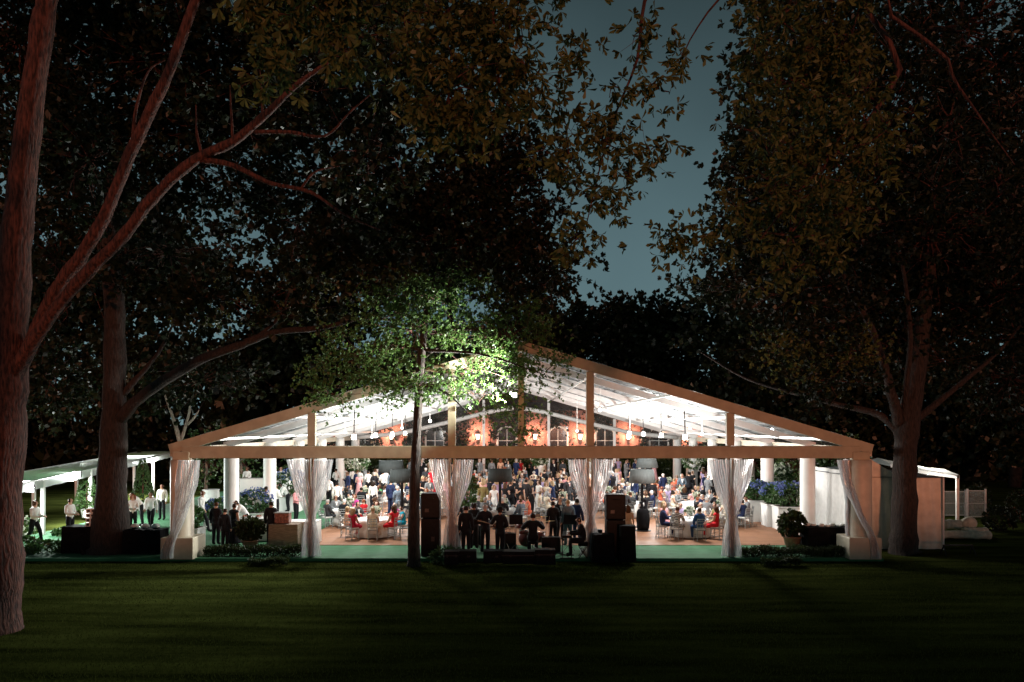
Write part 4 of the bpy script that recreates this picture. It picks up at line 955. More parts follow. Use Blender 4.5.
# ---------------------------------------------------------------- people standing about
def stand(px, fy, face, kind, outfit, top, bottom, hair, style, skin, label, group=None, scale=1.0, z=.01, **k):
    return person(kind, tuple(F(px, fy, z)), R(face), outfit, top, bottom, hair, style, skin, label, group, scale, **k)
WT = 'waiters in white shirts'
stand(34, 541, 80, 'carry', 'shirt', 'white', 'black', 'brown', 'curly', 0, 'curly haired waitress in white shirt striding right with a tray, far left', WT, 1.0, -.1)
stand(70, 541, 75, 'hold', 'shirt', 'white', 'black', 'dark', 'short', 1, 'short haired waiter in white shirt facing right by the black skirted table', WT, 1.0)
stand(133, 533, 20, 'hold', 'shirt', 'white', 'black', 'red', 'long', 0, 'red haired waitress behind the black draped serving table', WT, .96)
stand(142, 526, -60, 'bend', 'shirt', 'white', 'black', 'dark', 'short', 1, 'waiter in white bending left behind the serving table', WT)
stand(151, 531, 10, 'walk', 'shirt', 'white', 'black', 'dark', 'short', 5, 'waiter in white shirt walking out between topiary and corner column', WT, 1.0)
stand(162, 520, 0, 'stand', 'shirt', 'white', 'black', 'dark', 'short', 5, 'waiter in white shirt standing just left of the corner column', WT, 1.02)
stand(201, 533, 85, 'walk', 'shirt', 'white', 'black', 'red', 'short', 0, 'waiter in white shirt striding right past the left corner column', WT, 1.06)
stand(216, 545, 175, 'stand', 'suit', 'black', None, 'brown', 'short', 0, 'man in black seen from behind, left of the round shrub', None, .97)
stand(225, 550, 170, 'stand', 'suit', 'black', None, 'dark', 'short', 0, 'broad man in black with his back turned by the low left hedge', None, .9)
stand(234, 546, 160, 'stand', 'dress', 'black', None, 'dark', 'short', 5, 'woman in black standing between the broad man and the round shrub', None, .95)
stand(247, 538, -70, 'bend', 'shirt', 'white', 'black', 'dark', 'short', 1, 'waiter in white shirt bending over the carving table', WT, 1.0)
stand(271, 546, 185, 'stand', 'suit', 'black', None, 'dark', 'short', 5, 'tall slim man in black at the carving table right of the shrub', None, 1.0)
stand(266, 522, 170, 'hold', 'shirt', 'white', 'black', 'dark', 'short', 5, 'waiter with his back turned beside the blue hydrangeas', WT)
stand(276, 519, 150, 'hold', 'shirt', 'white', 'black', 'dark', 'short', 5, 'waiter seen from behind close to the second left column', WT)
stand(288, 512, -60, 'bend', 'shirt', 'white', 'black', 'black', 'short', 4, 'waiter reaching over the dark hydrangea bush', WT)
stand(296, 524, 80, 'hold', 'shirt', 'pink', 'black', 'dark', 'short', 1, 'waiter in pale pink shirt facing right at the white draped table', WT)
stand(329, 507, 160, 'hold', 'shirt', 'white', 'black', 'dark', 'short', 1, 'waiter standing farther in, left of the front left table', WT)
stand(337, 516, 175, 'stand', 'shirt', 'white', 'black', 'black', 'short', 5, 'waiter with his back turned on the wood floor left of the front table', WT, 1.02)
for i, (px, fy, col) in enumerate(((336, 494, 'white'), (345, 492, 'white'), (353, 493, 'white'), (360, 495, 'white'), (368, 497, 'white'), (375, 494, 'cream'), (383, 498, 'white'))):
    stand(px, fy, 180 + (-1)**i*25, 'hold', 'shirt', col, 'black', ['dark', 'black', 'brown'][i % 3], 'short', [1, 5, 4][i % 3], f"waiter in the white row by the rear left tables, {['first', 'second', 'third', 'fourth', 'fifth', 'sixth', 'seventh'][i]} from the left", WT, 1.0)
stand(373, 513, 170, 'stand', 'shirt', 'white', 'black', 'dark', 'long', 1, 'woman in a long white shirt standing behind the front left table', None, .98)
stand(391, 514, 165, 'stand', 'suit', 'navy', None, 'dark', 'short', 0, 'man in a navy suit with back turned beside the big grey lampshade', None, 1.04)
stand(398, 519, 190, 'drink', 'suit', 'slate', None, 'grey', 'short', 0, 'man in slate suit leaning in by the navy suited man', None, .95)
stand(412, 505, 20, 'drink', 'dress', 'gold', None, 'blond', 'long', 0, 'woman in yellow gold standing behind the shade tree trunk', None, .97)
# band, at the front of the floor
BD = 'band players in black'
stand(466, 556, 178, 'stand', 'suit', 'black', None, 'dark', 'short', 0, 'broad singer in black with back to the lawn beside the left curtain', BD, 1.04)
stand(474, 549, 170, 'hold', 'suit', 'black', None, 'purple' if False else 'dark', 'curly', 4, 'curly haired musician in black behind the broad singer', BD, 1.0)
gp = stand(485, 553, 175, 'guitar', 'suit', 'black', None, 'grey', 'short', 0, 'grey haired guitarist in black, back to the lawn', BD, 1.03)
stand(500, 558, 165, 'guitar', 'suit', 'black', None, 'dark', 'short', 5, 'bass player in a black cap close to the drums', BD, 1.02, cap='black')
person('drum', tuple(F(533, 556, .06)), R(180), 'suit', 'black', None, 'dark', 'short', 0, 'drummer in black seen from behind at the drum kit', BD, 1.12)
person('keys', tuple(F(583, 558, .06)), R(-95), 'suit', 'black', None, 'brown', 'short', 0, 'keyboard player in black seated facing left', BD, 1.05)
stand(553, 546, 190, 'drink', 'suit', 'black', None, 'dark', 'short', 0, 'man in black standing just past the drummer', None, 1.0)
stand(568, 546, 195, 'stand', 'suit', 'slate', None, 'blond', 'short', 0, 'fair haired man in a slate blue suit between drummer and keyboard', None, 1.04)
stand(577, 543, 160, 'stand', 'suit', 'navy', None, 'dark', 'short', 0, 'man in navy standing right beside the slate blue suit', None, 1.02)
stand(560, 541, 15, 'stand', 'suit', 'black', None, 'brown', 'short', 1, 'man in black facing the lawn between the two suited men', None, 1.0, tie='silver')
stand(621, 545, 150, 'stand', 'shirt', 'cream', 'tan', 'grey', 'short', 0, 'grey haired man in cream shirt just right of the speaker stack', None, .98)
stand(628, 549, 185, 'stand', 'dress', 'tan', None, 'brown', 'long', 0, 'woman in tan with back turned by the barrel table', None, .95)
stand(625, 528, 170, 'drink', 'suit', 'charcoal', None, 'grey', 'short', 0, 'man in charcoal standing behind the cream shirted man', None, 1.0)
stand(652, 513, 175, 'stand', 'suit', 'black', None, 'dark', 'short', 0, 'man in black standing below the right pair of lampshades', None, 1.02)
stand(483, 518, 178, 'stand', 'suit', 'olive', None, 'blond', 'short', 0, 'man in a brownish jacket with back turned by the green plant', None, 1.05)
stand(494, 519, 10, 'stand', 'dress', 'white', None, 'blond', 'long', 0, 'woman in a white patterned dress left of the lamp post', None, .97)
stand(526, 513, 172, 'stand', 'suit', 'charcoal', None, 'dark', 'short', 0, 'man in charcoal with back turned behind the drum kit', None, 1.04)
stand(511, 511, 20, 'drink', 'dress', 'black', None, 'blond', 'long', 0, 'blond woman in black just right of the lamp post', None, .97)
stand(546, 514, 5, 'drink', 'dress', 'cream', None, 'blond', 'long', 0, 'blond woman in cream behind the drummer facing the lawn', None, .97)
tg = MB(); tg.box((0, 61.6, .13), (25.5, 8.4, .52)); tg.box((0, 57.2, .04), (25.5, .4, .34)); tag(tg.build('terrace', M['plank']), 'low paved terrace along the brick house', 'terrace', kind='structure')
# dense standing crowd toward the rear of the tent
rc = random.Random(9); used = []
SG = 'guests standing in the dense crowd at the rear'
GL = []
def crowd(n, px0, px1, d0, d1, z0=.02):
    k = 0; tries = 0
    while k < n and tries < 4000:
        tries += 1; d = rc.uniform(d0, d1); x = X(rc.uniform(px0, px1), d)
        if any((x-a)**2+(d-b)**2 < .42 for a, b in used): continue
        if any((x-tx)**2+(d-td)**2 < 1.75**2 for td, xs_ in ROWS for tx in xs_): continue
        used.append((x, d)); k += 1; man = rc.random() < .58
        if man: col = rc.choice(['black', 'black', 'charcoal', 'navy', 'black', 'grey', 'slate', 'white']); hr = rc.choice(['grey', 'dark', 'brown', 'white', 'brown'])
        else: col = rc.choice(['black', 'cream', 'peach', 'white', 'pink', 'black', 'tan', 'silver', 'navy', 'cream', 'charcoal', 'red', 'lilac', 'gold']); hr = rc.choice(['blond', 'brown', 'blond', 'dark', 'red', 'grey'])
        of = 'suit' if man else 'dress'; back = rc.random() < .45
        f = (180 if back else 0) + rc.uniform(-60, 60); stl = 'short' if man else rc.choice(['long', 'long', 'short'])
        o = person(rc.choice(['stand', 'drink', 'hold']), (x, d, z0), R(f), of, col, None, hr, stl, rc.choice([0, 1, 2, 3, 3, 5]), None, SG, rc.uniform(.95, 1.06), tie=rc.choice([None, 'red', 'navy', 'silver']))
        GL.append((o, hr, col, 'suit' if man else 'dress', back, x, d))
crowd(58, 445, 578, 41, 49.5); crowd(34, 440, 600, 49, 56.5); crowd(26, 595, 715, 45, 56.5); crowd(8, 415, 450, 43, 56); crowd(10, 335, 415, 49, 56.5); crowd(44, 400, 660, 57.6, 60, .42)
def nearest(x, d):
    best = min(((x-tx)**2+(d-td)**2, ri, ci, tx, td) for ri, (td, xs_) in enumerate(ROWS) for ci, tx in enumerate(xs_))
    _, ri, ci, tx, td = best
    sx = 'right' if x > tx else 'left'; sy = 'behind' if d > td else 'before'
    return f"{sy} and {sx} of {ORD[ri]} row's {ORD[ci]} table"
seen = {}
for o, hr, col, gm, back, x, d in sorted(GL, key=lambda q: q[5]):
    lb = f"{hr} haired guest in {col} {gm} standing {nearest(x, d)}"
    seen.setdefault(lb, []).append(o)
for lb, os_ in seen.items():
    for i, o in enumerate(os_):
        o['label'] = lb if len(os_) == 1 else ['left', 'middle' if len(os_) > 2 else 'right', 'right', 'last'][min(i, 3)] + ' ' + lb

# ---------------------------------------------------------------- band gear
def speaker_stack(px, fy, side):
    p = F(px, fy); s = FPX/p.y
    sub = empty('subwoofer', (p.x, p.y, 0), 0, f'tall black bass cabinet on the floor at the {side} of the band', 'speaker')
    m = MB(); m.box((0, 0, .68), (.66, .66, 1.34), bev=.02); m.build('cabinet', M['black'], sub)
    m = MB(); m.box((0, .335, .68), (.58, .02, 1.22)); m.build('grille', M['grille'], sub)
    for sx in (-1, 1):
        m = MB(); m.box((sx*.335, 0, .95), (.012, .22, .07)); m.build('handle', M['iron'], sub)
    m = MB(); m.box((.1, -.334, .62), (.12, .012, .16)); m.build('connector_panel', M['iron'], sub)
    top = empty('loudspeaker', (p.x, p.y, 1.36), 0, f'black loudspeaker stacked on the bass cabinet at the {side} of the band', 'speaker')
    m = MB(); m.box((0, 0, .45), (.68, .6, .88), bev=.03); m.build('cabinet', M['black'], top)
    m = MB(); m.box((0, .305, .45), (.60, .02, .78)); m.build('grille', M['grille'], top)
    m = MB(); m.tube([(-.12, -.30, .72), (-.12, -.34, .72), (.12, -.34, .72), (.12, -.30, .72)], .015, n=6); m.build('handle', M['iron'], top)
    m = MB(); m.box((-.12, -.304, .28), (.14, .012, .12)); m.build('connector_panel', M['iron'], top)
speaker_stack(431, 555, 'left'); speaker_stack(615, 557, 'right')
def black_draped(px, fy, w, h, dp, label, name='draped_case'):
    p = F(px, fy); m = MB()
    def fn(u, v):
        a = u*2*math.pi; ex = 1+.10*v; cx = math.copysign(abs(math.cos(a))**.45, math.cos(a)); cy = math.copysign(abs(math.sin(a))**.45, math.sin(a)); f = 1+.03*v*math.sin(a*11)
        return (w/2*cx*ex*f, dp/2*cy*ex*f, h*(1-v)+.02)
    m.grid(fn, 44, 6); m.add([fn(i/44, 0) for i in range(44)], [tuple(range(44))])
    o = m.build(name, M['blackcloth'], None, True); o.location = (p.x, p.y, -.06); return tag(o, label, 'case')
black_draped(603, 560, .75, .95, .6, 'black draped case before the right speaker stack')
black_draped(627, 560, .55, 1.25, .5, 'tall narrow black draped case right of the right speaker stack')
def wedge(px, fy, label):
    p = F(px, fy); t = empty('stage_monitor', (p.x, p.y, 0), 0, label, 'speaker', 'floor monitor wedges')
    m = MB(); m.add([(-.36, -.22, 0), (.36, -.22, 0), (.36, .28, 0), (-.36, .28, 0), (-.36, -.22, .40), (.36, -.22, .40), (.36, .06, .44), (-.36, .06, .44), (.36, .28, .12), (-.36, .28, .12)],
        [(3, 2, 1, 0), (0, 1, 5, 4), (4, 5, 6, 7), (7, 6, 8, 9), (9, 8, 2, 3), (1, 2, 8, 6, 5), (0, 4, 7, 9, 3)]); m.build('cabinet', M['black'], t)
    m = MB(); m.box((.1, -.226, .22), (.10, .012, .06)); m.build('connector_panel', M['iron'], t)
wedge(466, 562, 'black monitor wedge on the floor in front of the broad singer'); wedge(494, 562, 'black monitor wedge on the floor in front of the guitarists'); 
def case(px, fy, w, h, dp, label):
    p = F(px, fy); t = empty('equipment_case', (p.x, p.y, -.02), 0, label, 'case')
    m = MB(); m.box((0, 0, h/2), (w, dp, h), bev=.02); m.build('body', M['black'], t)
    m = MB(); m.box((0, 0, h*.68), (w+.012, dp+.012, .03)); m.build('lid_edge', M['iron'], t)
    for sx in (-.3, .3):
        m = MB(); m.box((w*sx, -dp/2-.008, h*.66), (.06, .012, .08)); m.build('latch', M['iron'], t)
case(524, 562, 1.5, .42, .6, 'long low black equipment case behind the drummer on the floor edge')
# guitars are held, so things of their own
def guitar(px, fy, rz, label, col):
    p = F(px, fy, 0); t = empty('electric_guitar', (p.x-.02, p.y+.25, 1.10), R(rz), label, 'guitar')
    m = MB(); n = 22; pts = [(.21*math.cos(a)*(1+.18*math.cos(2*a)), .15*math.sin(a)*(1-.22*math.cos(2*a))) for a in np.linspace(0, 2*math.pi, n, endpoint=False)]
    m.add([(x, -.022, z) for x, z in pts] + [(x, .022, z) for x, z in pts], [tuple(range(n)), tuple(range(2*n-1, n-1, -1))] + [(i, n+i, n+(i+1) % n, (i+1) % n) for i in range(n)])
    m.build('body', mat('guitar_finish', col, .25, .1), t)
    m = MB(); m.beam((-.15, 0, .03), (-.78, 0, .22), .03, .05, up=(0, 1, 0)); m.build('neck', M['plank'], t); m = MB(); m.beam((-.78, 0, .22), (-.93, 0, .27), .025, .09, up=(0, 1, 0)); m.build('headstock', M['black'], t)
guitar(485, 553, 0, 'dark red electric guitar held by the grey haired guitarist', (.16, .03, .02)); guitar(500, 558, 8, 'dark bass guitar held by the player in the black cap', (.03, .02, .015))
# drum kit
p = F(526, 548); kit = empty('drum_kit', (p.x, p.y, .01), R(180), 'drum kit with white heads and bronze cymbals before the drummer', 'drums')
def drum(name, c, r, h, tilt=0):
    m = MB(); m.lathe([(r, -h/2), (r, h/2)], (0, 0, 0), 24); o = m.build(name, mat('drum_shell', (.10, .02, .02), .3, .1), kit, True); o.location = c; o.rotation_euler = (R(tilt), 0, 0)
    q = MB(); q.lathe([(r*.98, h/2+.004), (.001, h/2+.006)], (0, 0, 0), 24); q.build('head', M['linen'], o)
    q = MB(); q.lathe([(r*1.03, h/2-.02), (r*1.03, h/2+.012), (r*.97, h/2+.012)], (0, 0, 0), 24); q.build('hoop', M['chrome'], o)
drum('bass_drum', (0, -.35, .30), .28, .42, 90); drum('snare_drum', (.10, .35, .66), .18, .14); drum('tom', (.20, -.28, .80), .16, .2, 14); drum('tom', (-.20, -.28, .80), .16, .22, 14); drum('floor_tom', (-.52, .25, .45), .22, .38)
for x, y, z, r in ((.62, -.15, 1.18, .25), (.42, .35, .98, .19), (-.60, -.2, 1.15, .26), (-.88, .1, 1.02, .24), (.75, .35, .82, .19)):
    m = MB(); m.lathe([(r, 0), (r*.3, .02), (.03, .035), (.001, .05)], (0, 0, 0), 24); o = m.build('cymbal', M['brass'], kit, True); o.location = (x, y, z); o.rotation_euler = (R(10), R(-6 if x > 0 else 6), 0)
    m = MB(); m.tube([(x, y, z), (x, y, .25)], .012, n=6)
    for k in range(3): m.tube([(x, y, .28), (x+.22*math.cos(k*2.1), y+.22*math.sin(k*2.1), .01)], .01, n=5)
    m.build('cymbal_stand', M['chrome'], kit)
p = F(533, 556); t = empty('drum_stool', (p.x, p.y, .01), 0, 'round black stool under the drummer', 'stool')
m = MB(); m.lathe([(.17, .44), (.18, .50), (.16, .53)], (0, 0, 0), 16); m.build('seat', M['blackcloth'], t, True)
for k in range(3):
    m = MB(); m.tube([(0, 0, .42), (.22*math.cos(k*2.1), .22*math.sin(k*2.1), .01)], .014, n=6); m.build('leg', M['chrome'], t)
p = F(567, 557); t = empty('keyboard', (p.x, p.y, .80), R(-95), 'black electric keyboard before the seated keyboard player', 'keyboard')
m = MB(); m.box((0, 0, 0), (1.2, .32, .09), bev=.015); m.build('case', M['black'], t); m = MB(); m.box((0, .06, .05), (1.08, .15, .014)); m.build('keys', M['white'], t)
t = empty('keyboard_stand', (p.x, p.y, 0), R(-95), 'black folding cross stand under the keyboard', 'stand')
for s in (-1, 1):
    m = MB(); m.beam((-.35*s, -.16, .02), (.35*s, -.16, .73), .03, .03); m.beam((-.35*s, .16, .02), (.35*s, .16, .73), .03, .03); m.box((-.35*s, 0, .02), (.04, .5, .03)); m.box((.35*s, 0, .74), (.04, .4, .03)); m.build('cross_leg', M['iron'], t)
p = F(583, 558); t = empty('keyboard_bench', (p.x, p.y, .01), R(-95), 'low black padded bench under the keyboard player', 'bench')
m = MB(); m.box((0, 0, .49), (.6, .34, .08), bev=.02); m.build('seat', M['blackcloth'], t)
for sx in (-1, 1):
    m = MB(); m.beam((sx*.25, -.15, .02), (sx*.25, .15, .44), .03, .03); m.beam((sx*.25, .15, .02), (sx*.25, -.15, .44), .03, .03); m.build('leg', M['iron'], t)
def mic(px, fy, h, label, boom=.35):
    p = F(px, fy); t = empty('microphone_stand', (p.x, p.y, .01), 0, label, 'microphone')
    m = MB(); m.lathe([(.14, 0), (.14, .015), (.02, .03)], (0, 0, 0), 16); m.build('base', M['iron'], t)
    m = MB(); m.tube([(0, 0, .02), (0, 0, h)], .010, n=6); m.build('pole', M['iron'], t)
    m = MB(); m.tube([(0, .1, h-.05), (0, -boom, h+.12)], .008, n=6); m.build('boom', M['iron'], t)
    m = MB(); m.ball((0, -boom-.02, h+.125), .03, 8, 6); m.tube([(0, -boom, h+.12), (0, -boom+.16, h+.07)], [.022, .014], n=8); m.build('microphone', M['iron'], t, True)
mic(463, 551, 1.5, 'microphone on a stand before the broad singer'); mic(490, 549, 1.5, 'microphone on a stand before the grey haired guitarist'); mic(505, 551, 1.45, 'microphone on a stand before the bass player'); mic(560, 553, 1.2, 'boom microphone by the keyboard')
# big lampshades on posts
def shade_lamp(px, d, zc, w, h, label, ratio=.86):
    t = empty('floor_lamp', (X(px, d), d, .012), 0, label, 'lamp', 'giant grey shaded floor lamps')
    m = MB(); r = w/2; n = 48
    m.lathe([(r, zc-h/2), (r*ratio, zc+h/2), (r*ratio-.012, zc+h/2), (r-.012, zc-h/2)], (0, 0, 0), n, .012, 24); m.build('shade', M['shade'] if 'pale' in label else M['shade_dark'], t, True)  # lit tone for the right pair, unlit tone for the others
    m = MB(); m.tube([(0, 0, .03), (0, 0, zc+h*.3)], .06, n=12); m.build('post', M['black'], t); m = MB(); m.lathe([(.34, 0), (.34, .03), (.07, .08)], (0, 0, 0), 24); m.build('base', M['black'], t)
    m = MB(); m.tube([(-r*.9, 0, zc+h*.3), (r*.9, 0, zc+h*.3)], .012, n=6); m.build('spider', M['iron'], t)
shade_lamp(402, 36.2, 2.38, 1.12, .58, 'giant grey shade lamp toned dark as unlit, just left of the shade tree trunk, nearer one', .92); shade_lamp(391, 42.5, 2.48, 1.35, .62, 'giant grey shade lamp toned dark as unlit, behind and left of the nearer trunk-side lamp', .92)
shade_lamp(500, 35.9, 2.42, 1.10, .56, 'giant grey shade lamp toned dark as unlit, above the band, centre of the tent', .94); shade_lamp(642, 36.5, 2.35, 1.22, .62, 'giant grey shade lamp toned pale as lit, right of the speaker stack, nearer one'); shade_lamp(647, 43.5, 2.72, 1.22, .70, 'giant grey shade lamp toned pale as lit, behind the nearer right one', .72)
p = F(643, 531); t = empty('barrel_table', (p.x, p.y, .012), 0, 'black barrel shaped stand on the wood floor right of the speaker stack', 'stand')
m = MB(); m.lathe([(.24, .02), (.28, .2), (.30, .5), (.27, .85), (.22, .95), (.001, .96)], (0, 0, 0), 20); m.build('body', M['blackcloth'], t, True); m = MB(); m.lathe([(.36, 0), (.36, .03), (.25, .05)], (0, 0, 0), 24); m.build('base', M['black'], t)

# ---------------------------------------------------------------- plants, planters, flowers
def foliage(name, c, r, n, L, Wd, matl, seed, parent, k=6):
    g2 = np.random.default_rng(seed); r = np.array(r)
    q = unit(g2.normal(size=(n, 3)))*(.72+.30*g2.random((n, 1))); P0 = np.array(c)+q*r
    P = np.repeat(P0, k, axis=0); A = unit(np.repeat(q, k, axis=0)*.8+g2.normal(size=(n*k, 3))*.6)
    V, Fq = leaf_arrays(P, A, L*g2.uniform(.7, 1.25, len(P)), Wd); return link(name, fast_mesh(name, V, Fq, matl), parent)
def hydrangea(loc, r, label, seed, planter=None, w=1.0, h=.8, n=30):
    t = empty('hydrangea', loc, 0, label, 'plant', 'blue hydrangea bushes')
    foliage('leaves', (0, 0, r[2]*.9), (r[0]*.92, r[1]*.92, r[2]*.95), 170, .16, .05, M['box_leaf'], seed, t)
    g2 = np.random.default_rng(seed+1); c = unit(g2.normal(size=(n, 3))); c[:, 2] = np.abs(c[:, 2])*.9+.05; c[:, 1] = -np.abs(c[:, 1])*.7+.3*g2.random(n)
    Pc = np.array([0, 0, r[2]*.9])+unit(c)*np.array(r)*1.0
    P = np.repeat(Pc, 26, axis=0); A = unit(g2.normal(size=(len(P), 3))); P = P + A*.07
    V, Fq = leaf_arrays(P, A, .065, .03); link('blooms', fast_mesh('blooms', V, Fq, M['hydrangea_blue']), t)
    m = MB(); [m.tube([(0, 0, 0), (.2*math.cos(a)*r[0], .2*math.sin(a)*r[1], r[2]*.7)], .015, n=5) for a in (0, 1.3, 2.5, 3.8, 5)]; m.build('stems', M['bark'], t)
def planter(loc, size, label, rz=0):
    t = empty('planter', loc, rz, label, 'planter')
    m = MB(); w, d_, h = size
    m.box((0, -d_/2+.03, h/2), (w, .06, h)); m.box((0, d_/2-.03, h/2), (w, .06, h)); m.box((-w/2+.03, 0, h/2), (.06, d_-.122, h)); m.box((w/2-.03, 0, h/2), (.06, d_-.122, h)); m.build('box', M['white'], t)
    m = MB(); m.box((0, 0, h+.02), (w+.08, d_+.08, .04)); m.build('rim', M['white'], t); m = MB(); m.box((0, 0, h+.043), (w-.1, d_-.1, .01)); m.build('soil', M['bark'], t)
p = F(189, 549); planter((p.x+.05, p.y, .0), (.85, .8, .78), 'white square planter against the left corner column')
t = empty('shrub', (p.x+.05, p.y, .83), 0, 'leafy green shrub in the white planter by the left column', 'plant'); foliage('leaves', (0, 0, .35), (.48, .42, .42), 130, .13, .05, M['box_leaf'], 91, t); m = MB(); m.tube([(0, 0, 0), (0, 0, .4)], .03, n=6); m.build('stem', M['bark'], t)
for px, fy, lb, sd in ((757, 521, 'blue hydrangea bush nearest the right curtain', 101), (789, 529, 'larger blue hydrangea bush between the two right columns', 103), (775, 526, 'small blue hydrangea bush behind the larger right one', 104)):
    p = F(px, fy); big = sd == 103
    planter((p.x, p.y, 0), (1.25 if big else 1.0, .9, 1.0), 'white planter box under the ' + lb.replace(' far back', '').replace('larger ', ''))
    hydrangea((p.x, p.y, 1.05), (.82 if big else .66, .6, .55 if big else .48), lb, sd)
for px, fy, zz, rr_, lb, sd in ((255, 522, .35, (.85, .6, .6), 'blue hydrangea bush between the left columns', 111), (290, 511, .7, (.95, .7, .75), 'dark blue hydrangea bush behind the second left column', 113), (220, 528, .2, (.8, .5, .5), 'low blue hydrangea bush left of the first white column', 115), (695, 486, 1.35, (.95, .7, .6), 'blue hydrangea bush far back under the white flowers at the right', 117)):
    p = F(px, fy); planter((p.x, p.y, 0), (1.2, .8, zz+.08 if zz > .2 else .35), 'white planter under the '+lb); hydrangea((p.x, p.y, (zz+.08 if zz > .2 else .35)+.04), rr_, lb, sd)
def urn_flowers(px, d, z, r, label, seed, hgt=1.5):
    t = empty('flower_urn', (X(px, d), d, .01), 0, label, 'flowers', 'tall white flower arrangements')
    m = MB(); m.lathe([(.28, 0), (.28, .08), (.12, .2), (.10, z-.75), (.20, z-.62), (.30, z-.40), (.27, z-.38)], (0, 0, 0), 20); m.build('pedestal', M['white'], t, True)
    foliage('leaves', (0, 0, z), (r*.95, r*.9, r*.8), 110, .22, .06, M['box_leaf'], seed, t); foliage('blossoms', (0, 0, z+.1), (r, r, r*.85), 150, .12, .06, M['petal_white'], seed+1, t)
urn_flowers(357, 52, 2.35, .8, 'large white flower arrangement above the row of waiters', 131); urn_flowers(693, 54.5, 2.45, .85, 'large white flower arrangement at the far right of the crowd', 133); urn_flowers(540, 57.5, 2.2, .6, 'white flower arrangement deep in the centre of the crowd', 135); urn_flowers(781, 41, 2.15, .55, 'white flowers between the two right columns', 137)
def hedge(px0, px1, fy, h, dp, label, seed):
    a, b_ = F(px0, fy), F(px1, fy); w = b_.x-a.x; t = empty('hedge', ((a.x+b_.x)/2, a.y, -.12), 0, label, 'hedge', 'low clipped hedges along the tent front')
    g2 = np.random.default_rng(seed); n = int(w*2300); P = np.stack([(g2.random(n)-.5)*w, (g2.random(n)-.5)*dp, g2.random(n)**.45*h], 1); P[:, 2] += .04*np.sin(P[:, 0]*5)+.02*g2.normal(size=n)
    A = unit(g2.normal(size=(n, 3))+np.array([0, -.3, .6])); V, Fq = leaf_arrays(P, A, .06, .02); link('leaves', fast_mesh('leaves', V, Fq, M['hedge_leaf']), t)
    m = MB(); [m.tube([((i/8-.5)*w, 0, 0), ((i/8-.5)*w+.05, 0, h*.75)], .014, n=5) for i in range(1, 8)]; m.build('stems', M['bark'], t)
hedge(205, 304, 556, .46, .55, 'low clipped hedge before the carving table at the left', 141); hedge(738, 846, 556, .42, .6, 'low clipped hedge before the dark table at the right', 142); hedge(250, 288, 562, .22, .5, 'short dark shrubby strip in front of the left hedge', 143); hedge(762, 800, 562, .22, .5, 'short dark shrubby strip in front of the right hedge', 144)
def pot_shrub(px, fy, r, hz, label, seed, pot=.45):
    p = F(px, fy); pt = empty('plant_pot', (p.x, p.y, 0), 0, 'terracotta urn under the '+label, 'pot'); m = MB(); m.lathe([(r*.35, 0), (r*.55, pot*.5), (r*.62, pot*.92), (r*.7, pot*.94), (r*.7, pot)], (0, 0, 0), 20); m.build('bowl', M['terracotta'], pt, True); m = MB(); m.lathe([(r*.6, pot-.03), (.001, pot-.02)], (0, 0, 0), 20); m.build('soil', M['bark'], pt)
    t = empty('shrub', (p.x, p.y, pot), 0, label, 'plant'); foliage('leaves', (0, 0, hz), (r, r, hz), 190, .13, .05, M['hedge_leaf'], seed, t); foliage('leaves', (0, 0, hz), (r*.6, r*.6, hz*.65), 110, .13, .05, M['hedge_leaf'], seed+500, t); m = MB(); m.tube([(0, 0, 0), (0, 0, hz)], .04, n=6); m.build('stem', M['bark'], t)
pot_shrub(250, 548, .50, .42, 'round bushy shrub at the left end of the carving table', 151, .3); pot_shrub(792, 550, .50, .48, 'bushy dark shrub before the blue hydrangeas at the right', 152, .5)
p = F(447, 559); t = empty('fern', (p.x, p.y, -.12), 0, 'green ferny plant at the foot of the left speaker stack', 'plant'); foliage('fronds', (0, 0, .22), (.5, .4, .25), 70, .22, .03, M['box_leaf'], 153, t); m = MB(); m.tube([(0, 0, 0), (0, 0, .2)], .03, n=6); m.build('stem', M['bark'], t)
p = F(463, 508); t = empty('potted_palm', (X(467, 36), 36, .012), 0, 'tall green plant by the left curtain behind the band', 'plant'); foliage('leaves', (0, 0, 1.75), (.42, .42, .75), 120, .2, .05, M['box_leaf'], 154, t); m = MB(); m.tube([(0, 0, .4), (0, 0, 1.7)], .04, n=6); m.lathe([(.2, 0), (.26, .45)], (0, 0, 0), 16); m.build('pot', M['terracotta'], t)
for px, d, h, lb, sd in ((87, 40.5, 2.35, 'cone shaped topiary beside the bright canopy lamp', 161), (143, 44, 2.75, 'cone shaped topiary beyond the thick oak trunk', 162)):
    t = empty('topiary', (X(px, d), d, 0), 0, lb, 'plant', 'cone topiaries by the catering canopy'); g2 = np.random.default_rng(sd); n = 700; z = g2.random(n)**1.25*h*.85; a = g2.random(n)*6.283; r_ = .56*(1-z/(h*.9))**.8+.04
    P = np.stack([r_*np.cos(a), r_*np.sin(a), .4+z], 1); P = np.repeat(P, 5, axis=0); A = unit(np.stack([np.cos(np.repeat(a, 5)), np.sin(np.repeat(a, 5)), np.full(n*5, .5)], 1)+g2.normal(size=(n*5, 3))*.6)
    V, Fq = leaf_arrays(P, A, .10, .03); link('leaves', fast_mesh('leaves', V, Fq, M['box_leaf']), t); m = MB(); m.tube([(0, 0, 0), (0, 0, h*.9)], .04, n=6); m.build('stem', M['bark'], t); m = MB(); m.lathe([(.22, 0), (.30, .42)], (0, 0, 0), 16); m.build('pot', M['white'], t)
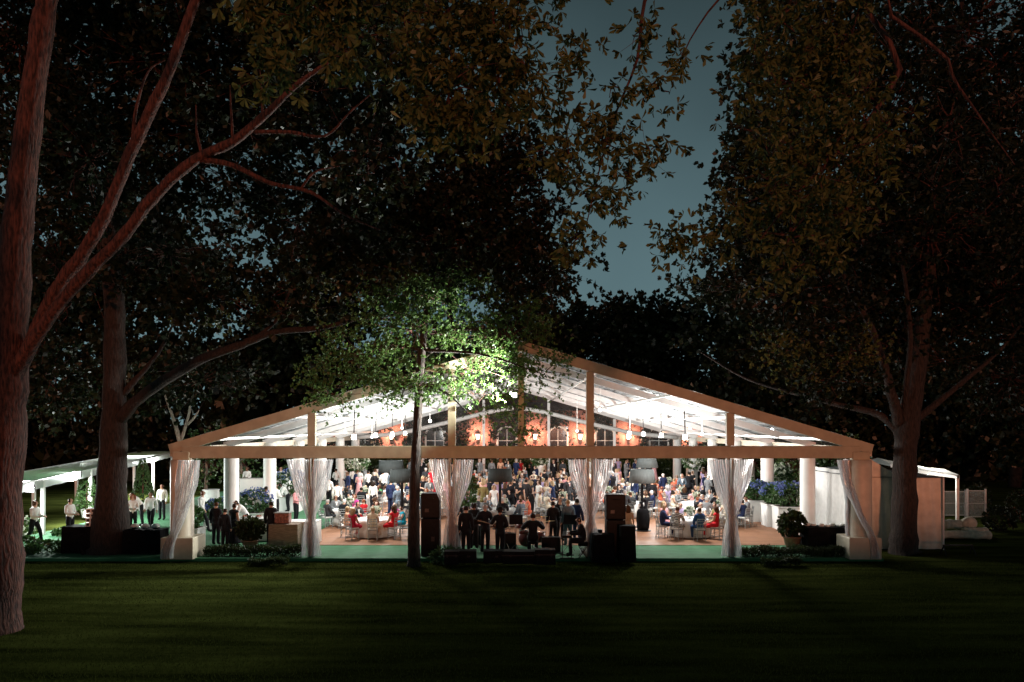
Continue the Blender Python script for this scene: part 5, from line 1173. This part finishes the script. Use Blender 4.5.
for px, fy, w, h, lb, sd in ((22, 549, 1.3, .55, 'low dark bush under the far left of the canopy', 171), (48, 552, 1.6, .5, 'low dark bush left of the black skirted table', 172), (66, 535, 1.0, .4, 'low green bush behind the short haired waiter', 173), (1000, 528, 1.4, 1.1, 'dark bush beyond the mesh gate at the right', 174), (975, 512, 1.8, 1.6, 'dark leafy bush behind the mesh gate', 175), (1022, 520, 1.6, 1.5, 'dark bush cut by the right edge of the picture', 176)):
    p = F(px, fy); t = empty('bush', (p.x, p.y, -.13), 0, lb, 'plant'); foliage('leaves', (0, 0, h*.5), (w/2, w/2.5, h*.55), 150, .14, .045, M['box_leaf'] if sd < 174 else M['leaf_dark'], sd, t); m = MB(); [m.tube([(0, 0, 0), (.3*w*math.cos(a), .2*w*math.sin(a), h*.5)], .02, n=5) for a in (0, 2, 4)]; m.build('stems', M['bark'], t)
p = F(25, 533); t = empty('bush', (p.x, p.y, -.1), 0, 'white flowering shrub behind the striding waitress', 'plant'); foliage('leaves', (0, 0, .35), (.6, .5, .4), 90, .12, .04, M['box_leaf'], 181, t); foliage('blossoms', (0, 0, .4), (.62, .5, .42), 60, .09, .05, M['petal_white'], 182, t)
for i, (x, w, h) in enumerate(((-11, 5, 1.5), (-5.2, 5, 1.2), (.5, 5.4, 1.3), (6.5, 5.4, 1.2), (12, 5, 1.5))):
    t = empty('hedge', (x, 64.0, .38), 0, f"tall green hedge along the brick house, {['leftmost', 'second', 'third', 'fourth', 'rightmost'][i]}" + ('' if i in (0, 4) else ' from left'), 'hedge', 'hedges along the brick house'); g2 = np.random.default_rng(190+i); n = 3200
    P = np.stack([(g2.random(n)-.5)*w, (g2.random(n)-.5)*1.2, g2.random(n)**.7*h*(1+.2*g2.random(n))], 1); V, Fq = leaf_arrays(P, unit(g2.normal(size=(n, 3))+np.array([0, -.4, .5])), .2, .07); link('leaves', fast_mesh('leaves', V, Fq, M['hedge_leaf']), t)
for i, (px, d, h, w, lb) in enumerate(((752, 50, 5.2, 3.6, 'green leafy tree beyond the right columns, nearer the curtain'), (798, 47, 4.6, 3.2, 'green leafy tree seen between the two right columns'), (840, 46, 4.2, 3, 'dim leafy tree behind the white side wall'), (240, 52, 4.6, 3.4, 'green leafy tree behind the white bar at the left'), (300, 55, 4.4, 3.2, 'green leafy tree behind the bar near the second gable leg'), (205, 50, 5, 3, 'slim leafy tree seen left of the first white column'))):
    t = empty('garden_tree', (X(px, d), d, -.12), 0, lb, 'tree', 'small garden trees round the tent'); crown([(0, 0, h*.55, w*.5, w*.5, h*.40), (.3, .2, h*.8, w*.3, w*.3, h*.2)], .2, .065, M['box_leaf'], 40, 10, 5, t, 210+i, sig=.4, twig_mat=M['bark']); m = MB(); limb_into(m, [(0, 0, 0, .12), (.1, 0, h*.4, .09), (0, .1, h*.8, .03)], 8); m.build('trunk', M['bark_pale'], t, True)

# ---------------------------------------------------------------- catering canopy at the left
p0 = Vector((X(18, 31.6), 31.6, 0)); p1 = Vector((X(176, 60.0), 60.0, 0)); ax = (p1-p0).normalized(); nr = Vector((-ax.y, ax.x, 0))
can = empty('canopy', tuple(p0), 0, 'white peaked walkway canopy on white posts at the far left', 'canopy'); Lc = (p1-p0).length; ZE, ZR, WC = 2.33, 2.39, 2.6
def cpt(a, b_, z): q = ax*a + nr*b_; return (q.x, q.y, z)
m = MB(); m.grid(lambda u, v: cpt(u*Lc, v*WC, ZE+.37*u+(ZR-ZE)*(1-abs(2*v-1)) - .05*abs(math.sin(u*Lc/4.6*math.pi))*(1-abs(2*v-1)) + .02), 40, 8); m.build('roof', M['sheetwhite'], can, True)
for b_ in (0, WC):
    m = MB(); m.beam(cpt(0, b_, ZE-.02), cpt(Lc, b_, ZE+.35), .08, .12); m.build('eave_rail', M['alu'], can)
    m = MB(); m.grid(lambda u, v, b_=b_: cpt(u*Lc, b_+(.05 if b_ else -.05), ZE+.37*u-.02-.34*v+.03*abs(math.sin(u*60))*v), 80, 2); m.build('valance', M['sheetwhite'], can)
for a in (2.6, 8.9, 15.2, 22.0, 27.6):
    for b_ in (0, WC):
        m = MB(); q = cpt(a, b_, 0); zp = ZE+.37*a/Lc; m.box((q[0], q[1], zp/2-.06), (.14, .14, zp+.1)); m.build('post', M['white'], can)
for i, (px, d, pw) in enumerate(((80, 38.6, 2600), (137, 53, 2200), (34, 33.5, 500))):
    q = W(px, 471 if i == 0 else (462 if i == 1 else 484), d); zz = min(q.z, (2.30, 2.42, 2.02)[i])
    lbl = ('very bright floodlight on a canopy post at the left', 'floodlight at the far canopy post beyond the thick oak', 'dim lamp at the near left end of the canopy')[i]
    t = empty('floodlight', (q.x+.1, q.y-.42, zz+.04), 0, lbl, 'floodlight')
    m = MB(); m.box((0, 0, 0), (.38, .12, .3), bev=.015); m.build('housing', M['iron'], t); m = MB(); m.box((.0, -.068, 0), (.34, .012, .26)); m.build('lens', M['flood' if i < 2 else 'globe'], t)
    lamp('flood_light', (.12, -.22, -.1), pw, (.93, 1, .95), t, .1)
def skirted_table(px, fy, w, dp, h, label, matl, rz=0, top=None):
    p = F(px, fy); t = empty('serving_table', (p.x, p.y, 0), R(rz), label, 'table'); m = MB()
    def fn(u, v):
        a = u*4; k = int(min(a, 3.999)); f = a-k; cs = [(-w/2, -dp/2), (w/2, -dp/2), (w/2, dp/2), (-w/2, dp/2), (-w/2, -dp/2)]; x = cs[k][0]*(1-f)+cs[k+1][0]*f; y = cs[k][1]*(1-f)+cs[k+1][1]*f; q = 1+.05*v+.022*v*math.sin(u*110)
        return (x*q, y*q, h*(1-v)+.03)
    m.grid(fn, 120, 4); m.build('skirt', matl, t, True); m = MB(); m.box((0, 0, h+.045), (w+.02, dp+.02, .03), bev=.008); m.build('tabletop', top or matl, t); return t, p
t, p = skirted_table(86, 552, 1.35, .8, .92, 'black skirted table left of the thick oak trunk', M['blackcloth'])
def box_stack(loc, n, label):
    for i in range(n):
        t = empty('glass_rack', (loc[0], loc[1], loc[2]+i*.17), .05*i, f"pale {('bottom', 'second lowest', 'second highest', 'top')[i]} glass rack of the stack {label}", 'rack'); m = MB(); m.box((0, 0, .08), (.5, .5, .15), bev=.01); m.build('crate', M['white'], t); m = MB()
        for a in (-.15, 0, .15):
            m.box((a, -.253, .08), (.10, .006, .08))
        m.build('openings', M['iron'], t)
box_stack((p.x+.35, p.y, .96), 4, 'on the black skirted table')
t, p = skirted_table(146, 553, 1.35, .75, .82, 'black draped serving table right of the thick oak trunk', M['blackcloth'])
rg = random.Random(3)
for i, lb in enumerate(('left', 'middle', 'right')):
    t = empty('chafing_dish', (p.x-.38+i*.38, p.y-.05, .90), 0, f'silver serving dish on the black draped table, {lb} one', 'dish', 'dishes on the black draped table'); m = MB(); m.lathe([(.10, 0), (.15, .05), (.16, .08)], (0, 0, 0), 16); m.build('tray', M['chrome'], t, True); m = MB(); m.lathe([(.155, .085), (.13, .15), (.04, .19), (.001, .20)], (0, 0, 0), 16); m.build('lid', M['white'], t, True)
t, p = skirted_table(258, 540, 1.7, .8, .86, 'white draped carving table at the left', M['linen'])
for i, (dx, lb) in enumerate(((-.5, 'left'), (.0, 'middle'), (.5, 'right'))):
    t = empty('food_platter', (p.x+dx, p.y-.05, .94), 0, f'platter of food on the carving table, {lb} one', 'platter', 'platters on the carving table'); m = MB(); m.lathe([(.001, 0), (.16, .0), (.20, .025)][::-1], (0, 0, 0), 16); m.build('plate', M['white'], t); m = MB(); [m.ball((rg.uniform(-.1, .1), rg.uniform(-.1, .1), .04), rg.uniform(.03, .055), 7, 5) for _ in range(9)]; m.build('food', mat('roast_food', (.28, .08, .04), .6, .4, 12), t, True)
t, p = skirted_table(286, 546, 1.1, .8, .82, 'buffet table with brown front beside the second gable leg', M['plank'])
t = empty('hot_box', (p.x-.1, p.y-.05, .90), 0, 'dark reddish food warmer box on the buffet table', 'food warmer'); m = MB(); m.box((0, 0, .2), (.55, .4, .38), bev=.02); m.build('body', mat('copper_front', (.22, .08, .06), .4, .5, 14), t); m = MB(); m.box((0, 0, .41), (.6, .45, .03)); m.build('lid', M['silver'], t)
t, p = skirted_table(302, 543, 1.3, .9, .84, 'white draped table with grey pleats close to the second gable leg', M['linen'])
t, p = skirted_table(830, 551, 1.9, .8, .86, 'long black draped table at the right before the white side wall', M['blackcloth'])
for i in range(8):
    t = empty('plate_stack', (p.x-.8+i*.22, p.y+rg.uniform(-.12, .12), .925), 0, f"small white stack of plates on the long black table, {['first', 'second', 'third', 'fourth', 'fifth', 'sixth', 'seventh', 'last'][i]} from left", 'plates', 'plate stacks on the long black table'); m = MB(); hh = rg.uniform(.05, .16); m.lathe([(.06, 0), (.10, .02), (.10, hh), (.07, hh-.01), (.001, hh-.012)], (0, 0, 0), 14); m.build('plates', M['white'], t, True)
# white bar far left inside, with staff
bp_ = (X(266, 47), 47.0, .0); t = empty('bar', bp_, 0, 'long white bar counter beyond the left columns', 'bar'); m = MB(); m.box((0, 0, .95), (2.9, .6, 1.1)); m.build('counter', M['white'], t); m = MB(); m.box((0, 0, 1.53), (3.05, .75, .05)); m.build('top', M['linen'], t); m = MB(); m.box((0, .02, .2), (2.8, .55, .38)); m.build('plinth', M['white'], t)
BS = [(247, 'dark', 4, 'bartender at the left end of the white bar'), (274, 'dark', 5, 'bartender behind the middle of the white bar'), (281, 'brown', 0, 'bartender right of the middle behind the white bar'), (290, 'black', 4, 'bartender at the right end of the white bar')]
for px, hr, sk, lb in BS: person('hold', (X(px, 48), 48, .45), R(0), 'shirt', 'white', 'black', hr, 'short', sk, lb, WT, 1.0)
m = MB(); m.box((0, 0, .21), (4.6, 2.4, .40)); o = m.build('bar_platform', M['carpet']); o.location = (X(266, 47), 48.4, .0); tag(o, 'low green carpeted platform behind the white bar', 'platform')
t = empty('draped_pavilion', (X(211, 44), 44, 0), 0, 'pale grey pleated cocktail table cloth left of the first white column', 'table'); m = MB(); m.lathe([(.50, 0), (.46, .6), (.42, 1.08), (.44, 1.1), (.001, 1.11)], (0, 0, 0), 48, [.06, .04, .02, 0, 0], 16); m.build('cloth', M['linen'], t, True); m = MB(); m.lathe([(.46, 1.115), (.46, 1.14)], (0, 0, 0), 24); m.build('tabletop', M['white'], t)

# ---------------------------------------------------------------- service tent, canopy, gate and gear at the right
sx0, sx1, sd0, sd1 = 13.5, 16.65, 30.8, 37.0
st = empty('service_tent', ((sx0+sx1)/2, sd0, -.12), 0, 'small canvas walled service tent against the right side of the marquee', 'tent')
def wallg(a, b_, h, nm, mt, ph=0, rise=0):
    m = MB(); a = Vector(a); b_ = Vector(b_); dr = b_-a; n_ = Vector((-dr.y, dr.x)).normalized()
    m.grid(lambda u, v: (a.x+dr.x*u+n_.x*(.03*math.sin(u*28+ph)+.02*math.sin(u*61+v*4)), a.y+dr.y*u+n_.y*(.03*math.sin(u*28+ph)+.02*math.sin(u*61+v*4)), (h+rise*max(0, 1-u/.5))*v+.02), 60, 8); m.build(nm, mt, st, True)
ox = (sx0+sx1)/2
wallg((sx0-ox, 0), (sx1-ox, 0), 2.75, 'front_wall', M['cream'], rise=.95); wallg((sx0-ox, .05), (sx0-ox, sd1-sd0), 2.95, 'side_wall', M['linen'], 2); wallg((sx1-ox, .05), (sx1-ox, sd1-sd0), 2.75, 'side_wall', M['cream'], 3); wallg((sx0-ox, sd1-sd0), (sx1-ox, sd1-sd0), 2.75, 'rear_wall', M['cream'], 5)
m = MB(); hw_ = (sx1-sx0)/2+.12; L_ = sd1-sd0; m.add([(-hw_, -.12, 2.80), (hw_, -.12, 2.80), (hw_, L_+.12, 2.80), (-hw_, L_+.12, 2.80), (0, L_*.35, 3.05), (0, L_*.65, 3.05)], [(0, 1, 4), (1, 2, 5, 4), (2, 3, 5), (3, 0, 4, 5)]); m.build('roof', M['shade'], st)
for x, y in ((-hw_+.12, -.03), (hw_-.12, -.03)):
    m = MB(); m.tube([(x, y-.05, 0), (x, y-.05, 2.8)], .035, n=8); m.build('pole', M['alu'], st)
rc0 = (X(930, 38), 38.0); cn = empty('canopy', (rc0[0], rc0[1], -.12), 0, 'small white topped canopy on posts at the right beyond the service tent', 'canopy')
m = MB(); m.grid(lambda u, v: (-1.9+3.3*u, 2.6*v, 2.98-.55*u+.22*(1-abs(2*v-1))-.06*math.sin(u*math.pi)), 14, 6); m.build('roof', M['sheetwhite'], cn, True)
m = MB(); m.grid(lambda u, v: (-1.9+3.3*u, -.03, 2.97-.55*u-.06*math.sin(u*math.pi)-.16*v), 14, 1); m.build('valance', M['sheetwhite'], cn)
for x, y, z in ((1.32, .03, 2.42), (1.32, 2.55, 2.42), (-1.82, 2.55, 2.95)):
    m = MB(); m.box((x, y, z/2), (.12, .12, z)); m.build('post', M['white'], cn)
m = MB(); m.tube([(1.32, .1, 2.35), (.2, .1, 2.62)], .02, n=6); m.build('brace', M['alu'], cn)
t = empty('work_light', (rc0[0]+.5, 39.2, 2.2), 0, 'small work light hanging under the right canopy', 'lamp'); m = MB(); m.ball((0, 0, 0), .07, 10, 6); m.build('bulb', M['globe'], t); m = MB(); m.lathe([(.1, .06), (.03, .12), (.01, .3)], (0, 0, 0), 10); m.build('socket', M['iron'], t); lamp('work_bulb_light', (0, 0, -.12), 150, (1, .97, .85), t, .07)
def mesh_panel(px0, px1, d, top, label, name='mesh_gate'):
    x0_, x1_ = X(px0, d), X(px1, d); t = empty(name, ((x0_+x1_)/2, d, -.12), 0, label, 'gate'); w = x1_-x0_; m = MB()
    for k in range(int(w/.05)): m.box((-w/2+.05*k+.025, 0, top/2+.05), (.012, .012, top-.1))
    m.build('bars', M['greyfence'], t); m = MB(); m.box((0, .01, top), (w, .05, .05)); m.box((0, .01, .12), (w, .05, .05)); m.box((0, .012, top*.55), (w, .03, .03)); m.build('rail', M['greyfence'], t)
    for sx in (-1, 1): m = MB(); m.box((sx*(w/2+.025), 0, (top+.1)/2), (.07, .07, top+.1)); m.build('post', M['galv'], t)
mesh_panel(944, 965, 41.5, 1.35, 'pale galvanised mesh gate panel beside the right canopy post'); mesh_panel(968, 985, 40.8, 1.45, 'darker galvanised mesh gate panel at the right', )
def roll(px, fy, L, r, rz, label, z=0):
    p = F(px, fy); m = MB(); pts = [(-L/2, 0, r), (-L/6, .05, r*1.05), (L/5, -.04, r), (L/2, .03, r*.95)]
    m.tube([Vector(q) for q in catmull([(*q,) for q in pts], 4)], [r*(1+.08*math.sin(i*1.7)) for i in range(13)], n=14); o = m.build('canvas_roll', M['canvas_roll'], None, True); o.location = (p.x, p.y, -.12+z); o.rotation_euler = (0, 0, R(rz)); tag(o, label, 'canvas roll', 'rolled canvas heaped at the right')
roll(953, 531, 1.0, .22, 10, 'short pale roll of canvas on top of the heap, left one', .18); roll(969, 531, .65, .27, 60, 'plump pale roll of canvas standing highest in the heap', .18); roll(964, 536, 2.1, .17, -4, 'long pale roll of canvas lying in front of the heap'); roll(975, 533, 1.1, .18, 14, 'pale roll of canvas at the right end of the heap')
p = F(946, 528); m = MB(); m.grid(lambda u, v: (-.6+1.5*u, .2*v, .05+(1.25*(1-u)**1.6+.05)*v), 12, 5); o = m.build('draped_sheet', M['linen'], None, True); o.location = (p.x, p.y+.4, -.12); tag(o, 'white sheet edge sloping down to the canvas rolls', 'sheet')
p = F(958, 552); t = empty('steel_trestle', (p.x, p.y, -.13), 0, 'low black steel trestle on the grass before the canvas rolls', 'trestle'); m = MB(); m.beam((-.55, 0, .38), (.55, 0, .38), .06, .05); m.build('top_rail', M['iron'], t)
for sx in (-1, 1):
    m = MB(); m.beam((sx*.52, 0, .36), (sx*.52+.03*sx, -.22, .02), .035, .035); m.build('leg', M['iron'], t); m = MB(); m.beam((sx*.52, 0, .36), (sx*.52+.03*sx, .22, .02), .035, .035); m.build('leg', M['iron'], t)
p = F(948, 500); 
# unseen hedge added behind the camera, keeps the low warm light off the lawn
t = empty('hedge', (0, -6.0, -.12), 0, 'unseen long hedge added behind the viewpoint to shade the lawn', 'hedge'); g2 = np.random.default_rng(301); n = 30000; P = np.stack([(g2.random(n)-.5)*64, (g2.random(n)-.5)*1.2, g2.random(n)**.8*SHADE_HEDGE_H], 1); V, Fq = leaf_arrays(P, unit(g2.normal(size=(n, 3))+np.array([0, 0, .5])), .3, .10); link('leaves', fast_mesh('leaves', V, Fq, M['box_leaf']), t); m = MB(); m.box((0, 0, SHADE_HEDGE_H*.47), (64, .8, SHADE_HEDGE_H*.92)); m.build('core', M['bark'], t)

def amp(px, fy, w, h, label):
    p = F(px, fy); t = empty('guitar_amplifier', (p.x, p.y, .01), R(180), label, 'amplifier'); m = MB(); m.box((0, 0, h/2), (w, .3, h), bev=.015); m.build('cabinet', M['black'], t); m = MB(); m.box((0, -.153, h*.42), (w*.86, .012, h*.68)); m.build('grille', M['grille'], t); m = MB(); m.box((0, -.153, h*.88), (w*.86, .014, h*.14)); m.build('control_panel', M['iron'], t); m = MB(); m.tube([(-.12, 0, h), (-.10, 0, h+.03), (.10, 0, h+.03), (.12, 0, h)], .012, n=6); m.build('handle', M['iron'], t)
amp(475, 545, .65, .75, 'black amplifier behind the broad singer'); amp(508, 549, .6, .6, 'black amplifier between the bass player and the drums'); amp(551, 552, .7, .55, 'black amplifier right of the drummer'); amp(594, 551, .6, .8, 'black amplifier beside the keyboard player'); amp(454, 550, .5, .9, 'narrow black amplifier by the left curtain')
def music_stand(px, fy, rz, label):
    p = F(px, fy); t = empty('music_stand', (p.x, p.y, .01), R(rz), label, 'music stand'); m = MB(); m.tube([(0, 0, .1), (0, 0, 1.1)], .012, n=6); m.build('pole', M['iron'], t); m = MB(); m.add([(-.25, .02, 1.02), (.25, .02, 1.02), (.25, -.10, 1.36), (-.25, -.10, 1.36), (-.25, .035, 1.02), (.25, .035, 1.02), (.25, -.085, 1.36), (-.25, -.085, 1.36)], [(0, 1, 2, 3), (7, 6, 5, 4), (0, 4, 5, 1), (2, 6, 7, 3), (1, 5, 6, 2), (0, 3, 7, 4)]); m.build('desk', M['black'], t); m = MB()
    for k in range(3): m.tube([(0, 0, .3), (.25*math.cos(k*2.1), .25*math.sin(k*2.1), .005)], .009, n=5)
    m.build('tripod', M['iron'], t)
music_stand(478, 552, 180, 'black music stand between the broad singer and the guitarist'); music_stand(516, 552, 180, 'black music stand left of the drummer'); music_stand(570, 552, 160, 'black music stand behind the keyboard')
case(545, 563, .7, .5, .5, 'square black equipment case right of the long low case'); case(452, 563, .5, .45, .5, 'small black equipment case beside the ferny plant')
